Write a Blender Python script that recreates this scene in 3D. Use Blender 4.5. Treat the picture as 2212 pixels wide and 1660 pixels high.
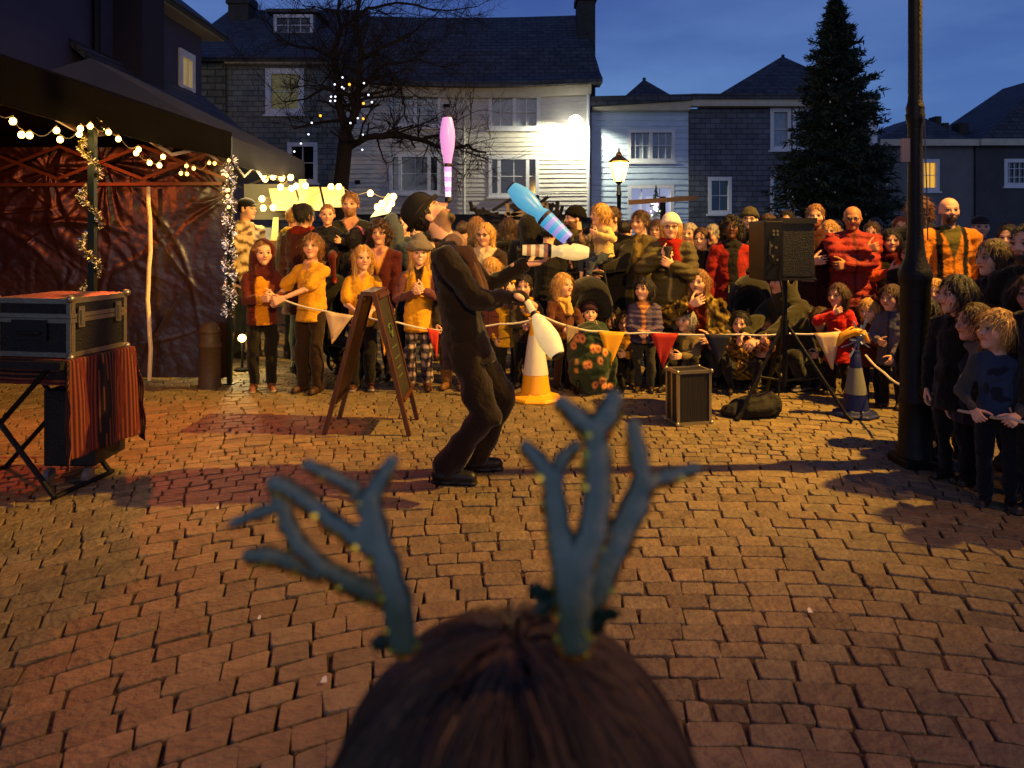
import bpy, bmesh, math, random
import numpy as np
from mathutils import Vector, Matrix, Euler
for _o in list(bpy.data.objects): bpy.data.objects.remove(_o)
SC = bpy.context.scene; COL = SC.collection
R_ = math.radians
def lin(h):
    h = h.lstrip('#'); o = []
    for i in (0, 2, 4):
        v = int(h[i:i+2], 16)/255
        o.append(v/12.92 if v <= .04045 else ((v+.055)/1.055)**2.4)
    return tuple(o)
# ------------------------------------------------------------------ camera
FL, CU, CV, CH = 1610.0, 1106.0, 500.0, 1.42          # focal length, centre and horizon of the 2212 px wide view, eye height
cam_d = bpy.data.cameras.new('camera'); cam = bpy.data.objects.new('camera', cam_d); COL.objects.link(cam)
cam.location = (0, 0, CH); cam.rotation_euler = (R_(90), 0, 0)
cam_d.sensor_width = 36; cam_d.lens = FL/2212*36; cam_d.shift_y = -(830-CV)/2212
cam_d.clip_start = .02; cam_d.clip_end = 3000
cam_d.dof.use_dof = True; cam_d.dof.focus_distance = 6.4; cam_d.dof.aperture_fstop = 5.4
SC.camera = cam
def P(u, v, Y): return Vector(((u-CU)/FL*Y, Y, CH-(v-CV)/FL*Y))
# ------------------------------------------------------------------ sky
w = bpy.data.worlds.new("World"); SC.world = w; w.use_nodes = True
nt = w.node_tree; N = nt.nodes; L = nt.links; bg = N['Background']
sky = N.new('ShaderNodeTexSky'); sky.sky_type = 'NISHITA'; sky.sun_disc = False
sky.sun_elevation = R_(-1.0); sky.sun_rotation = R_(200); sky.ozone_density = 5.0; sky.air_density = 1.2; sky.dust_density = .3
tc = N.new('ShaderNodeTexCoord'); sep = N.new('ShaderNodeSeparateXYZ'); L.new(tc.outputs['Generated'], sep.inputs[0])
rmp = N.new('ShaderNodeValToRGB'); L.new(sep.outputs['Z'], rmp.inputs[0])
cr = rmp.color_ramp
cr.elements[0].position = 0.0; cr.elements[0].color = (*lin('6288bd'), 1)
cr.elements[1].position = .75; cr.elements[1].color = (*lin('26386f'), 1)
e = cr.elements.new(.15); e.color = (*lin('567bb4'), 1)
e = cr.elements.new(.34); e.color = (*lin('3f5797'), 1)
nz = N.new('ShaderNodeTexNoise'); nz.inputs['Scale'].default_value = 2.6; nz.inputs['Detail'].default_value = 5
mp = N.new('ShaderNodeMapping'); mp.inputs['Scale'].default_value = (1, 1, 3.5); L.new(tc.outputs['Generated'], mp.inputs[0]); L.new(mp.outputs[0], nz.inputs['Vector'])
cr2 = N.new('ShaderNodeValToRGB'); L.new(nz.outputs[0], cr2.inputs[0])
cr2.color_ramp.elements[0].position = .38; cr2.color_ramp.elements[0].color = (.66, .70, .80, 1)
cr2.color_ramp.elements[1].position = .68; cr2.color_ramp.elements[1].color = (1.28, 1.2, 1.08, 1)
mul = N.new('ShaderNodeMix'); mul.data_type = 'RGBA'; mul.blend_type = 'MULTIPLY'; mul.inputs[0].default_value = 1
L.new(rmp.outputs[0], mul.inputs[6]); L.new(cr2.outputs[0], mul.inputs[7])
bg2 = N.new('ShaderNodeBackground'); L.new(mul.outputs[2], bg2.inputs[0]); bg2.inputs[1].default_value = 1.12
L.new(sky.outputs[0], bg.inputs[0]); bg.inputs[1].default_value = .05
add = N.new('ShaderNodeAddShader'); L.new(bg.outputs[0], add.inputs[0]); L.new(bg2.outputs[0], add.inputs[1])
L.new(add.outputs[0], N['World Output'].inputs['Surface'])
SC.view_settings.view_transform = 'Standard'; SC.view_settings.look = 'None'
SC.view_settings.exposure = 0; SC.view_settings.gamma = 1
try:
    SC.cycles.use_light_tree = True; SC.cycles.use_denoising = True
    SC.cycles.max_bounces = 5; SC.cycles.diffuse_bounces = 2; SC.cycles.glossy_bounces = 3; SC.cycles.transmission_bounces = 4
    SC.cycles.sample_clamp_indirect = 4
except Exception: pass
sun_d = bpy.data.lights.new('sun', 'SUN'); sun_d.energy = .20; sun_d.angle = R_(35); sun_d.color = (1, .88, .76)     # weak neutral fill added to grey the walls, as pale western glow
sun_o = bpy.data.objects.new('sun', sun_d); COL.objects.link(sun_o); sun_o.rotation_euler = (R_(74), 0, R_(-12))
# ------------------------------------------------------------------ big lamps (each one sits in a lantern or spot fitting built below)
def light(name, kind, loc, power, col, aim=None, size=.1, angle=None, blend=.5, parent=None):
    d = bpy.data.lights.new(name, kind); d.energy = power; d.color = col
    if kind == 'SPOT': d.spot_size = R_(angle); d.spot_blend = blend
    d.shadow_soft_size = size
    o = bpy.data.objects.new(name, d); COL.objects.link(o); o.location = loc
    if aim is not None:
        o.rotation_euler = (Vector(aim)-Vector(loc)).to_track_quat('-Z', 'Y').to_euler()
    if parent: o.parent = parent
    return o
KEY = (5.6, 4.75, 6.1); KEYCOL = (1, .53, .075)
FRONT = (2.0, -2.3, 4.0); FRONTCOL = (1, .55, .11)
light('key_light', 'SPOT', KEY, 6900, KEYCOL, (-.4, 7.2, .4), .05, 78, 1)
light('front_light', 'SPOT', FRONT, 2500, FRONTCOL, (-.8, 7.4, 2.7), .09, 46, .8)
light('street_light', 'SPOT', (5.5, .4, 4.6), 680, (1, .44, .06), (1.0, 1.9, .1), .12, 66, .9)
light('red_light', 'SPOT', (-3.1, 5.9, 2.2), 170, (1, .10, .02), (-2.7, 4.2, .0), .05, 110, .7)
# ------------------------------------------------------------------ tagging and linking
def tag(o, label=None, cat=None, group=None, kind=None):
    if label: o['label'] = label
    if cat: o['category'] = cat
    if group: o['group'] = group
    if kind: o['kind'] = kind
    return o
def empty(name, loc=(0, 0, 0), rz=0, label=None, cat=None, group=None):
    o = bpy.data.objects.new(name, None); COL.objects.link(o); o.location = loc; o.rotation_euler = (0, 0, rz)
    o.empty_display_size = .1
    return tag(o, label, cat, group)
def copy_tree(o, parent=None):
    c = o.copy(); COL.objects.link(c)
    if parent: c.parent = parent
    for ch in [x for x in bpy.data.objects if x.parent == o]: copy_tree(ch, c)
    return c
# ------------------------------------------------------------------ materials
MATS = {}
def mat(name, col=(.5, .5, .5), rough=.7, metal=0., bump=0., bscale=30., var=0., vscale=4., attr=False, emit=None, es=1., spec=.4, sheen=0., alpha=None, trans=0., ramp=None, stretch=(1, 1, 1), brick=None, mortar=None, rot=None):
    if name in MATS: return MATS[name]
    m = bpy.data.materials.new(name); m.use_nodes = True; MATS[name] = m
    nt = m.node_tree; N = nt.nodes; L = nt.links; b = N['Principled BSDF']
    b.inputs['Roughness'].default_value = rough; b.inputs['Metallic'].default_value = metal
    b.inputs['Specular IOR Level'].default_value = spec
    if sheen: b.inputs['Sheen Weight'].default_value = sheen
    if trans: b.inputs['Transmission Weight'].default_value = trans
    if isinstance(col, str): col = lin(col)
    b.inputs['Base Color'].default_value = (*col, 1)
    tc = N.new('ShaderNodeTexCoord'); mp = N.new('ShaderNodeMapping'); L.new(tc.outputs['Object'], mp.inputs[0]); mp.inputs['Scale'].default_value = stretch
    if rot or brick: mp.inputs['Rotation'].default_value = rot or (R_(-90), 0, 0)
    src = None
    if attr:
        a = N.new('ShaderNodeAttribute'); a.attribute_name = 'Col'; src = a.outputs['Color']
    height = None
    if brick:
        br = N.new('ShaderNodeTexBrick'); L.new(mp.outputs[0], br.inputs['Vector'])
        br.inputs['Color1'].default_value = (*col, 1); br.inputs['Color2'].default_value = (*[c*.62 for c in col], 1)
        br.inputs['Mortar'].default_value = (*(mortar or [c*.3 for c in col]), 1)
        br.inputs['Scale'].default_value = 1; br.inputs['Brick Width'].default_value = brick[0]; br.inputs['Row Height'].default_value = brick[1]
        br.inputs['Mortar Size'].default_value = brick[2]; br.inputs['Bias'].default_value = -.2
        src = br.outputs['Color']; height = br.outputs['Fac']
    if var:
        n = N.new('ShaderNodeTexNoise'); n.inputs['Scale'].default_value = vscale; n.inputs['Detail'].default_value = 6; n.inputs['Roughness'].default_value = .65
        L.new(mp.outputs[0], n.inputs['Vector'])
        r = N.new('ShaderNodeMapRange'); r.inputs['From Min'].default_value = .3; r.inputs['From Max'].default_value = .7
        r.inputs['To Min'].default_value = 1-var; r.inputs['To Max'].default_value = 1+var; L.new(n.outputs[0], r.inputs[0])
        mx = N.new('ShaderNodeVectorMath'); mx.operation = 'SCALE'; L.new(r.outputs[0], mx.inputs['Scale'])
        if src: L.new(src, mx.inputs[0])
        else: mx.inputs[0].default_value = col
        src = mx.outputs[0]
    if src: L.new(src, b.inputs['Base Color'])
    if bump or height:
        bp = N.new('ShaderNodeBump'); bp.inputs['Distance'].default_value = .02
        if bump:
            n2 = N.new('ShaderNodeTexNoise'); n2.inputs['Scale'].default_value = bscale; n2.inputs['Detail'].default_value = 5
            L.new(mp.outputs[0], n2.inputs['Vector']); bp.inputs['Strength'].default_value = bump; L.new(n2.outputs[0], bp.inputs['Height'])
        if height:
            bp2 = N.new('ShaderNodeBump'); bp2.inputs['Distance'].default_value = .03; bp2.inputs['Strength'].default_value = .8; bp2.invert = True
            L.new(height, bp2.inputs['Height'])
            if bump: L.new(bp.outputs[0], bp2.inputs['Normal'])
            bp = bp2
        L.new(bp.outputs[0], b.inputs['Normal'])
    if emit:
        if isinstance(emit, str): emit = lin(emit)
        b.inputs['Emission Color'].default_value = (*emit, 1); b.inputs['Emission Strength'].default_value = es
    return m
# ------------------------------------------------------------------ plain mesh builder
class MB:
    def __init__(s): s.v = []; s.f = []; s.mi = []; s.c = []; s.col = (1, 1, 1); s.m = 0
    def add(s, vs, fs):
        n = len(s.v); s.v += [tuple(v) for v in vs]; s.c += [s.col]*len(vs)
        s.f += [tuple(n+i for i in f) for f in fs]; s.mi += [s.m]*len(fs); return s
    def box(s, a, b, M=None):
        x0, y0, z0 = a; x1, y1, z1 = b
        vs = [Vector(p) for p in ((x0,y0,z0),(x1,y0,z0),(x1,y1,z0),(x0,y1,z0),(x0,y0,z1),(x1,y0,z1),(x1,y1,z1),(x0,y1,z1))]
        if M: vs = [M@v for v in vs]
        return s.add(vs, [(0,3,2,1),(4,5,6,7),(0,1,5,4),(1,2,6,5),(2,3,7,6),(3,0,4,7)])
    def bar(s, a, b, wx, wz, up=(0, 0, 1)):
        a, b = Vector(a), Vector(b); d = (b-a).normalized(); u = Vector(up)
        if abs(d.dot(u)) > .98: u = Vector((0, 1, 0))
        sx = d.cross(u).normalized()*wx/2; sz = sx.cross(d).normalized()*wz/2
        vs = [p+i*sx+j*sz for p in (a, b) for i, j in ((-1,-1),(1,-1),(1,1),(-1,1))]
        return s.add(vs, [(3,2,1,0),(4,5,6,7),(0,1,5,4),(1,2,6,5),(2,3,7,6),(3,0,4,7)])
    def tube(s, pts, r, n=8, caps=True):
        pts = [Vector(p) for p in pts]; k = len(pts)
        if not hasattr(r, '__len__'): r = [r]*k
        vs = []; u = None
        for i, p in enumerate(pts):
            d = (pts[min(i+1, k-1)]-pts[max(i-1, 0)])
            d = d.normalized() if d.length > 1e-9 else Vector((0, 0, 1))
            if u is None: u = d.orthogonal().normalized()
            else:
                u = (u-d*u.dot(d)); u = u.normalized() if u.length > 1e-6 else d.orthogonal().normalized()
            v = d.cross(u)
            for j in range(n):
                t = 2*math.pi*j/n; vs.append(p+(u*math.cos(t)+v*math.sin(t))*r[i])
        fs = [(i*n+j, i*n+(j+1) % n, (i+1)*n+(j+1) % n, (i+1)*n+j) for i in range(k-1) for j in range(n)]
        if caps: fs += [tuple(range(n))[::-1], tuple((k-1)*n+j for j in range(n))]
        return s.add(vs, fs)
    def lathe(s, prof, n=24, M=None, sx=1, sy=1):
        vs = [Vector((r*math.cos(2*math.pi*j/n)*sx, r*math.sin(2*math.pi*j/n)*sy, z)) for r, z in prof for j in range(n)]
        if M: vs = [M@v for v in vs]
        k = len(prof)
        fs = [(i*n+j, i*n+(j+1) % n, (i+1)*n+(j+1) % n, (i+1)*n+j) for i in range(k-1) for j in range(n)]
        fs += [tuple(range(n))[::-1], tuple((k-1)*n+j for j in range(n))]
        return s.add(vs, fs)
    def ball(s, c, r, n=10, sc=(1, 1, 1)):
        c = Vector(c); prof = [(math.sin(math.pi*i/n), -math.cos(math.pi*i/n)) for i in range(1, n)]
        M = Matrix.Translation(c) @ Matrix.Diagonal((r*sc[0], r*sc[1], r*sc[2], 1))
        return s.lathe(prof, n+2, M)
    def build(s, name, mats, parent=None, smooth=False, bevel=0, col=False, weld=False):
        me = bpy.data.meshes.new(name); me.from_pydata(s.v, [], s.f); me.update()
        if weld:
            bm = bmesh.new(); bm.from_mesh(me); bmesh.ops.remove_doubles(bm, verts=bm.verts, dist=.0005); bmesh.ops.recalc_face_normals(bm, faces=bm.faces); bm.to_mesh(me); bm.free()
        if not isinstance(mats, (list, tuple)): mats = [mats]
        for m in mats: me.materials.append(m)
        if len(mats) > 1: me.polygons.foreach_set('material_index', s.mi)
        if col:
            a = me.color_attributes.new('Col', 'FLOAT_COLOR', 'POINT')
            a.data.foreach_set('color', np.hstack([np.array(s.c, dtype=np.float32).reshape(-1, 3), np.ones((len(s.v), 1), np.float32)]).ravel())
        if smooth: me.polygons.foreach_set('use_smooth', [True]*len(me.polygons))
        o = bpy.data.objects.new(name, me); COL.objects.link(o)
        if parent: o.parent = parent
        if bevel:
            b = o.modifiers.new('bevel', 'BEVEL'); b.width = bevel; b.segments = 2; b.limit_method = 'ANGLE'
        if smooth:
            try:
                bm = bmesh.new(); bm.from_mesh(me)
                for e in bm.edges:
                    if len(e.link_faces) == 2 and e.calc_face_angle() > R_(50): e.smooth = False
                bm.to_mesh(me); bm.free()
            except Exception: pass
        return o
# ------------------------------------------------------------------ smooth blended solids (implicit surfaces meshed by surface nets)
def npmesh(name, V, F, C, m, parent=None):
    me = bpy.data.meshes.new(name); nv, nf = len(V), len(F)
    me.vertices.add(nv); me.vertices.foreach_set('co', V.astype(np.float32).ravel())
    me.loops.add(nf*4); me.loops.foreach_set('vertex_index', F.astype(np.int32).ravel())
    me.polygons.add(nf); me.polygons.foreach_set('loop_start', np.arange(0, nf*4, 4, dtype=np.int32))
    me.polygons.foreach_set('loop_total', np.full(nf, 4, np.int32)); me.polygons.foreach_set('use_smooth', np.ones(nf, bool))
    me.update(calc_edges=True); me.validate()
    a = me.color_attributes.new('Col', 'FLOAT_COLOR', 'POINT')
    a.data.foreach_set('color', np.hstack([C, np.ones((nv, 1))]).astype(np.float32).ravel())
    me.materials.append(m); o = bpy.data.objects.new(name, me); COL.objects.link(o)
    if parent: o.parent = parent
    return o
_E = [(a, b) for a in range(8) for b in range(a+1, 8) if bin(a ^ b).count('1') == 1]
def nets(F, o, h):
    S = F < 0; nx, ny, nz = F.shape
    c = [S[i:nx-1+i, j:ny-1+j, k:nz-1+k] for i in (0, 1) for j in (0, 1) for k in (0, 1)]
    anyv = np.logical_or.reduce(c); allv = np.logical_and.reduce(c); mix = anyv & ~allv
    I, J, K = np.nonzero(mix); n = len(I)
    if n == 0: return np.zeros((0, 3)), np.zeros((0, 4), int)
    vals = [F[I+(q >> 2), J+((q >> 1) & 1), K+(q & 1)] for q in range(8)]
    acc = np.zeros((n, 3)); cnt = np.zeros(n)
    for a, b in _E:
        m = (vals[a] < 0) != (vals[b] < 0); t = vals[a]/np.where(m, vals[a]-vals[b], 1)
        ca = np.array([a >> 2, (a >> 1) & 1, a & 1]); cb = np.array([b >> 2, (b >> 1) & 1, b & 1])
        acc += (ca+t[:, None]*(cb-ca))*m[:, None]; cnt += m
    V = (np.stack([I, J, K], 1)+acc/cnt[:, None])*h+o
    idx = -np.ones(mix.shape, int); idx[I, J, K] = np.arange(n)
    fs = []
    for ax in range(3):
        a = np.take(S, range(0, S.shape[ax]-1), ax); b = np.take(S, range(1, S.shape[ax]), ax)
        ch = np.argwhere(a != b)
        o1, o2 = (ax+1) % 3, (ax+2) % 3
        ch = ch[(ch[:, o1] > 0) & (ch[:, o2] > 0) & (ch[:, o1] < S.shape[o1]-1) & (ch[:, o2] < S.shape[o2]-1)]
        e1 = np.zeros(3, int); e1[o1] = 1; e2 = np.zeros(3, int); e2[o2] = 1
        q = [ch-e1-e2, ch-e2, ch, ch-e1]
        ids = np.stack([idx[x[:, 0], x[:, 1], x[:, 2]] for x in q], 1)
        flip = ~a[ch[:, 0], ch[:, 1], ch[:, 2]]
        ids[flip] = ids[flip][:, ::-1]; fs.append(ids)
    Fq = np.vstack(fs); Fq = Fq[(Fq >= 0).all(1)]
    return V, Fq
def A(v): return np.array(v, float)
class Sdf:
    def __init__(s): s.p = []; s.paint = []; s.cuts = []; s.noise = None; s.quilt = None
    def cap(s, a, b, ra, rb=None, col=(1, 1, 1), k=.02, n=None, f=1., sub=False):
        s.p.append(('c', A(a), A(b), ra, ra if rb is None else rb, None if n is None else A(n)/np.linalg.norm(A(n)), f, col, k, sub)); return s
    def ell(s, c, r, col=(1, 1, 1), k=.02, M=None, sub=False):
        r = A(r) if hasattr(r, '__len__') else A((r, r, r))
        s.p.append(('e', A(c), r, None if M is None else A(M), col, k, sub)); return s
    def dist(s, p, X):
        if p[0] == 'c':
            _, a, b, ra, rb, n, f, col, k, sub = p
            q = X-a; ba = b-a
            if n is not None and f != 1:
                q = q+(q@n)[..., None]*n*(f-1); ba = ba+ba.dot(n)*n*(f-1)
            L2 = max(ba.dot(ba), 1e-9); t = np.clip((q@ba)/L2, 0, 1)
            return np.sqrt(((q-t[..., None]*ba)**2).sum(-1))-(ra+(rb-ra)*t)
        _, c, r, M, col, k, sub = p
        q = X-c
        if M is not None: q = q@M
        k0 = np.sqrt(((q/r)**2).sum(-1)); k1 = np.sqrt(((q/(r*r))**2).sum(-1))+1e-9
        return k0*(k0-1)/k1
    def bb(s, p):
        if p[0] == 'c':
            r = max(p[3], p[4]); return np.minimum(p[1], p[2])-r, np.maximum(p[1], p[2])+r
        r = p[2].max() if p[3] is not None else p[2]
        return p[1]-r, p[1]+r
    def mesh(s, h):
        B = [s.bb(p) for p in s.p if not p[-1]]
        lo = np.min([b[0] for b in B], 0)-3*h; hi = np.max([b[1] for b in B], 0)+3*h
        for c, n in s.cuts:                           # axis-aligned cuts also trim the grid
            for ax in range(3):
                if abs(n[ax]) > .999:
                    if n[ax] > 0: hi[ax] = min(hi[ax], c[ax]+3*h)
                    else: lo[ax] = max(lo[ax], c[ax]-3*h)
        nn = np.ceil((hi-lo)/h).astype(int)+1
        ax = [lo[i]+h*np.arange(nn[i]) for i in range(3)]
        F = np.full(nn, .2)
        for p in s.p:
            k = p[-2]; b0, b1 = s.bb(p)
            i0 = np.clip(np.floor((b0-k-2*h-lo)/h).astype(int), 0, nn); i1 = np.clip(np.ceil((b1+k+2*h-lo)/h).astype(int)+1, 0, nn)
            if (i1 <= i0).any(): continue
            sl = tuple(slice(i0[i], i1[i]) for i in range(3))
            X = np.stack(np.meshgrid(*[ax[i][sl[i]] for i in range(3)], indexing='ij'), -1)
            d = s.dist(p, X); G = F[sl]
            if p[-1]:
                a_, b_ = -G, d; hh = np.clip(.5+.5*(a_-b_)/k, 0, 1); F[sl] = -(a_*(1-hh)+b_*hh-k*hh*(1-hh))
            else:
                hh = np.clip(.5+.5*(G-d)/k, 0, 1); F[sl] = G*(1-hh)+d*hh-k*hh*(1-hh)
        if s.noise or s.quilt or s.cuts:
            X = np.stack(np.meshgrid(*ax, indexing='ij'), -1)
            if s.noise:
                for amp, fr, seed in s.noise:
                    rg = np.random.RandomState(seed)
                    for q in range(4):
                        v = rg.normal(size=3); v /= np.linalg.norm(v)
                        F += amp/2*np.sin((X@v)*fr*(.7+.6*rg.rand())+rg.rand()*7+1.3*np.sin((X@rg.normal(size=3))*fr*.4))
            if s.quilt:
                amp, fr = s.quilt; F -= amp*(np.abs(np.sin(X[..., 2]*fr+.3*np.sin(X[..., 0]*9)))-.5)
            for c, n in s.cuts: F = np.maximum(F, (X-A(c))@A(n))
        V, Q = nets(F, lo, h)
        D = np.stack([s.dist(p, V) for p in s.p if not p[-1]], 1)
        cols = np.array([p[-3] for p in s.p if not p[-1]])
        W = np.exp(-(D-D.min(1, keepdims=True))/max(h*.35, .0015)); W /= W.sum(1, keepdims=True)
        C = W@cols
        for pt in s.paint:
            if callable(pt): C = pt(V, C); continue
            c, r, M, col, soft = pt
            q = (V-A(c)); q = q@A(M) if M is not None else q
            d = np.sqrt(((q/A(r))**2).sum(1)); a = np.clip((1-d)/soft+.5, 0, 1)[:, None]
            C = C*(1-a)+A(col)*a
        return V, Q, C
    def build(s, name, m, h, parent=None):
        V, Q, C = s.mesh(h); return npmesh(name, V, Q, C, m, parent)
def join(parts):
    V = []; Q = []; C = []; n = 0
    for v, q, c in parts: V.append(v); Q.append(q+n); C.append(c); n += len(v)
    return np.vstack(V), np.vstack(Q), np.vstack(C)
# ------------------------------------------------------------------ people
skin_m = mat('skin', attr=True, rough=.55, bump=.15, bscale=180, spec=.35)
cloth_m = mat('woven_cloth', attr=True, rough=.92, bump=.5, bscale=34, var=.16, vscale=9, spec=.2, sheen=.15)
knit_m = mat('knitted_wool', attr=True, rough=1., bump=.7, bscale=90, var=.2, vscale=30, spec=.15)
shiny_m = mat('quilted_nylon', attr=True, rough=.66, bump=.6, bscale=70, var=.2, vscale=14, spec=.35)
fur_m = mat('fur_cloth', attr=True, rough=1., bump=1., bscale=120, var=.5, vscale=26, spec=.1)
hair_m = mat('hair', attr=True, rough=.5, bump=.8, bscale=75, var=.45, vscale=60, spec=.4, stretch=(1, 1, .15))
leather_m = mat('shoe_leather', attr=True, rough=.5, bump=.2, bscale=60, var=.15, vscale=20)
SKIN = {'fair': lin('e2ab8c'), 'pale': lin('e8bba0'), 'dark': lin('6b412b'), 'tan': lin('a8714e')}
HC = {'brown': lin('3c2617'), 'dark': lin('17100c'), 'blond': lin('b88a4a'), 'fairbrown': lin('7d5630'), 'ginger': lin('7a3c1c'), 'grey': lin('8d857c')}
def ik(a, t, l1, l2, hint):
    a, t, hint = A(a), A(t), A(hint); d = t-a; L = np.linalg.norm(d); mx = (l1+l2)*.995
    if L > mx: t = a+d/L*mx; d = t-a; L = mx
    u = d/L; c = (l1*l1-l2*l2+L*L)/(2*L); hgt = math.sqrt(max(l1*l1-c*c, 1e-6))
    hv = hint-u*hint.dot(u); hv /= np.linalg.norm(hv)+1e-9
    return a+u*c+hv*hgt, t
def np3(M): return np.array([[M[i][j] for j in range(3)] for i in range(3)])
def hand_sdf(wr, d, n, L, side, curl, sk, h, thumb=.6, spread=.06):
    """wr wrist, d finger direction, n palm normal (the side the fingers curl to), L hand length"""
    d = A(d)/np.linalg.norm(d); n = A(n); n = n-d*n.dot(d); n /= np.linalg.norm(n)+1e-9; x = np.cross(n, d)*side
    S = Sdf(); wr = A(wr)
    S.cap(wr-d*.35*L, wr+d*.06*L, .145*L, .15*L, sk, .02*L, n, 1.35)
    for i in range(4): S.cap(wr+x*(i-1.5)*.07*L, wr+d*.5*L+x*(i-1.5)*.125*L, .10*L, .088*L, sk, .05*L)
    ln = [.46, .52, .48, .37]
    for i in range(4):
        p = wr+d*.48*L+x*(i-1.5)*.125*L*1.03; ang = curl*(.75+.12*i); l = ln[i]*L; a = (i-1.5)*spread
        for q, f in enumerate((.44, .31, .25)):
            th = ang*(q+.6); dd = (d*math.cos(th)+n*math.sin(th)); dd = dd*math.cos(a)+x*math.sin(a)
            p2 = p+dd*l*f; r = (.062-.007*q)*L
            S.cap(p, p2, r, r*.9, sk, .012*L); p = p2
    p = wr+d*.14*L-x*.17*L; dd = (d*.55-x*.75+n*thumb); dd /= np.linalg.norm(dd)
    for q, (f, r) in enumerate(((.27, .085), (.2, .07), (.17, .06))):
        p2 = p+dd*f*L; S.cap(p, p2, r*L, r*.9*L, sk, .03*L); p = p2; dd = dd+d*.35+n*.25*thumb; dd /= np.linalg.norm(dd)
    return S.mesh(h)
def person(label, u, Y, H, rz=0, X=None, z0=0, pel=None, lean=(0, 0), twist=0, hr=None, hl=None, er=(-.6, .5, -.3), el=(.6, .5, -.3),
           fr=(-.055, 0), fl=(.055, 0), kr=(-.1, -1, 0), kl=(.1, -1, 0), yaw=0, pit=0, roll=0, skin='fair', hair=('short', 'brown'), hat=None, beard=None,
           top=('coat', '333333'), bot='1c1a1c', shoe='241a15', glasses=False, scarf=None, smile=False, hoodup=None, curl=(.5, .5), bulk=1., g='spectators behind the bunting line',
           paint=(), botpaint=None, hem=None, sleeve='long', q=1., gender=0, palm=(None, None), legs=True, legw=1., group=True, name='person', handdir=(None, None), neckhide=False, flare=0, mouth=0, extra=None, botlen=1., sock=None):
    if X is None: X = (u-CU)/FL*Y
    root = empty(name, (X, Y, z0), R_(rz), label, 'person', g if group else None)
    sk = SKIN[skin]; hh = .163+.0435*H; h_ = H
    pel = A((0, 0, .49) if pel is None else pel)*H
    Ltor = H-hh-.04*H-.49*H
    up = A((lean[0], lean[1], 1)); up /= np.linalg.norm(up); tw = R_(twist)
    lat = A((math.cos(tw), math.sin(tw), 0)); lat = lat-up*lat.dot(up); lat /= np.linalg.norm(lat); fwd = np.cross(up, lat)*-1   # fwd points out of the chest
    if fwd.dot(A((math.sin(tw), -math.cos(tw), 0))) < 0: fwd = -fwd
    TM = np.stack([lat, -fwd, up], 1)                        # torso frame, y to the back
    def T(x, y, z): return pel+TM@(A((x, y, z))*H)           # units of H, from the pelvis
    tz = Ltor/H; nb = T(0, .012, tz); sw = (.106 if H > 1.45 else .099)*(1-.07*gender)*(1+.5*(bulk-1))
    shr, shl = T(-sw, .005, tz-.035), T(sw, .005, tz-.035)
    HM = np3(Matrix.Rotation(R_(yaw), 3, 'Z') @ Matrix.Rotation(R_(-pit), 3, 'X') @ Matrix.Rotation(R_(roll), 3, 'Y'))
    sp_ = max(0, math.sin(R_(pit))); hc = nb+up*(.024*H+.10*hh*sp_)+HM@A((0, -.13*hh, (.5-.13*sp_)*hh+.012*H))
    def W(x, y, z): return hc+HM@(A((x, y, z))*hh)
    hr = A(hr)*H if hr is not None else A((-.135, -.03, .43))*H
    hl = A(hl)*H if hl is not None else A((.135, -.03, .43))*H
    ua, fa, hL = .165*H, .15*H, .1*H
    ejr, wrr = ik(shr, hr, ua, fa, er); ejl, wrl = ik(shl, hl, ua, fa, el)
    hipr, hipl = pel+TM@A((-.048*H, 0, 0)), pel+TM@A((.048*H, 0, 0))
    ft = []
    for f in (fr, fl):
        f = A(f)*H; ft.append(np.array([f[0], f[1], (f[2] if len(f) > 2 else 0)+.045*H]))
    knr, anr = ik(hipr, ft[0], .2245*H, .2245*H, kr); knl, anl = ik(hipl, ft[1], .2245*H, .2245*H, kl)
    # --- body: one surface of skin
    S = Sdf(); b = S.cap
    b(pel-lat*.025*H, pel+lat*.025*H, .05*H, col=sk, k=.02); b(pel, T(0, 0, .1), .05*H, .045*H, sk, .02)
    S.ell(T(0, .005, tz-.1), (.072*H, .05*H, .09*H), sk, .02, TM); b(shr+(shl-shr)*.08, shl+(shr-shl)*.08, .020*H, col=sk, k=.02)
    lf = 1 if sleeve in ('none', 'short') else .8
    b(nb-up*.03*H, nb+up*.035*H, .031*H, .028*H, sk, .02)
    for s_, e_, w_ in ((shr, ejr, wrr), (shl, ejl, wrl)): b(s_, e_, .025*H*lf, .0205*H*lf, sk, .01); b(e_, w_, .0205*H*lf, .0145*H, sk, .01)
    if legs:
        for p_, k_, a_ in ((hipr, knr, anr), (hipl, knl, anl)): b(p_, k_, .036*H, .025*H, sk, .01); b(k_, a_, .025*H, .018*H, sk, .01)
    parts = [S.mesh(.013*H/q)]
    S = Sdf(); E = S.ell; k = .05*hh; r = lambda *a: A(a)*hh
    jaw = .255 if gender or H < 1.45 else .275
    E(W(0, .06, .13), r(.335, .405, .365), sk, k, HM); E(W(0, -.10, -.15), r(jaw, .26, .325), sk, .1*hh, HM)
    for sx in (-1, 1):
        E(W(.15*sx, -.20, -.12), .14*hh, sk, .08*hh); E(W(.335*sx, .04, -.04), r(.035, .075, .115), sk, .02*hh, HM)
        S.ell(W(.14*sx, -.40, .015), r(.085, .07, .05), sk, .05*hh, HM, sub=True)
        E(W(.135*sx, -.30, .01), .062*hh, lin('a89c92'), .008*hh)
    S.cap(W(-.16, -.315, .085), W(.16, -.315, .085), .05*hh, col=sk, k=.06*hh)
    E(W(0, -.25, -.39), .10*hh, sk, .08*hh)
    S.cap(W(0, -.345, .03), W(0, -.435, -.115), .03*hh, .048*hh, sk, .04*hh)
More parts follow.
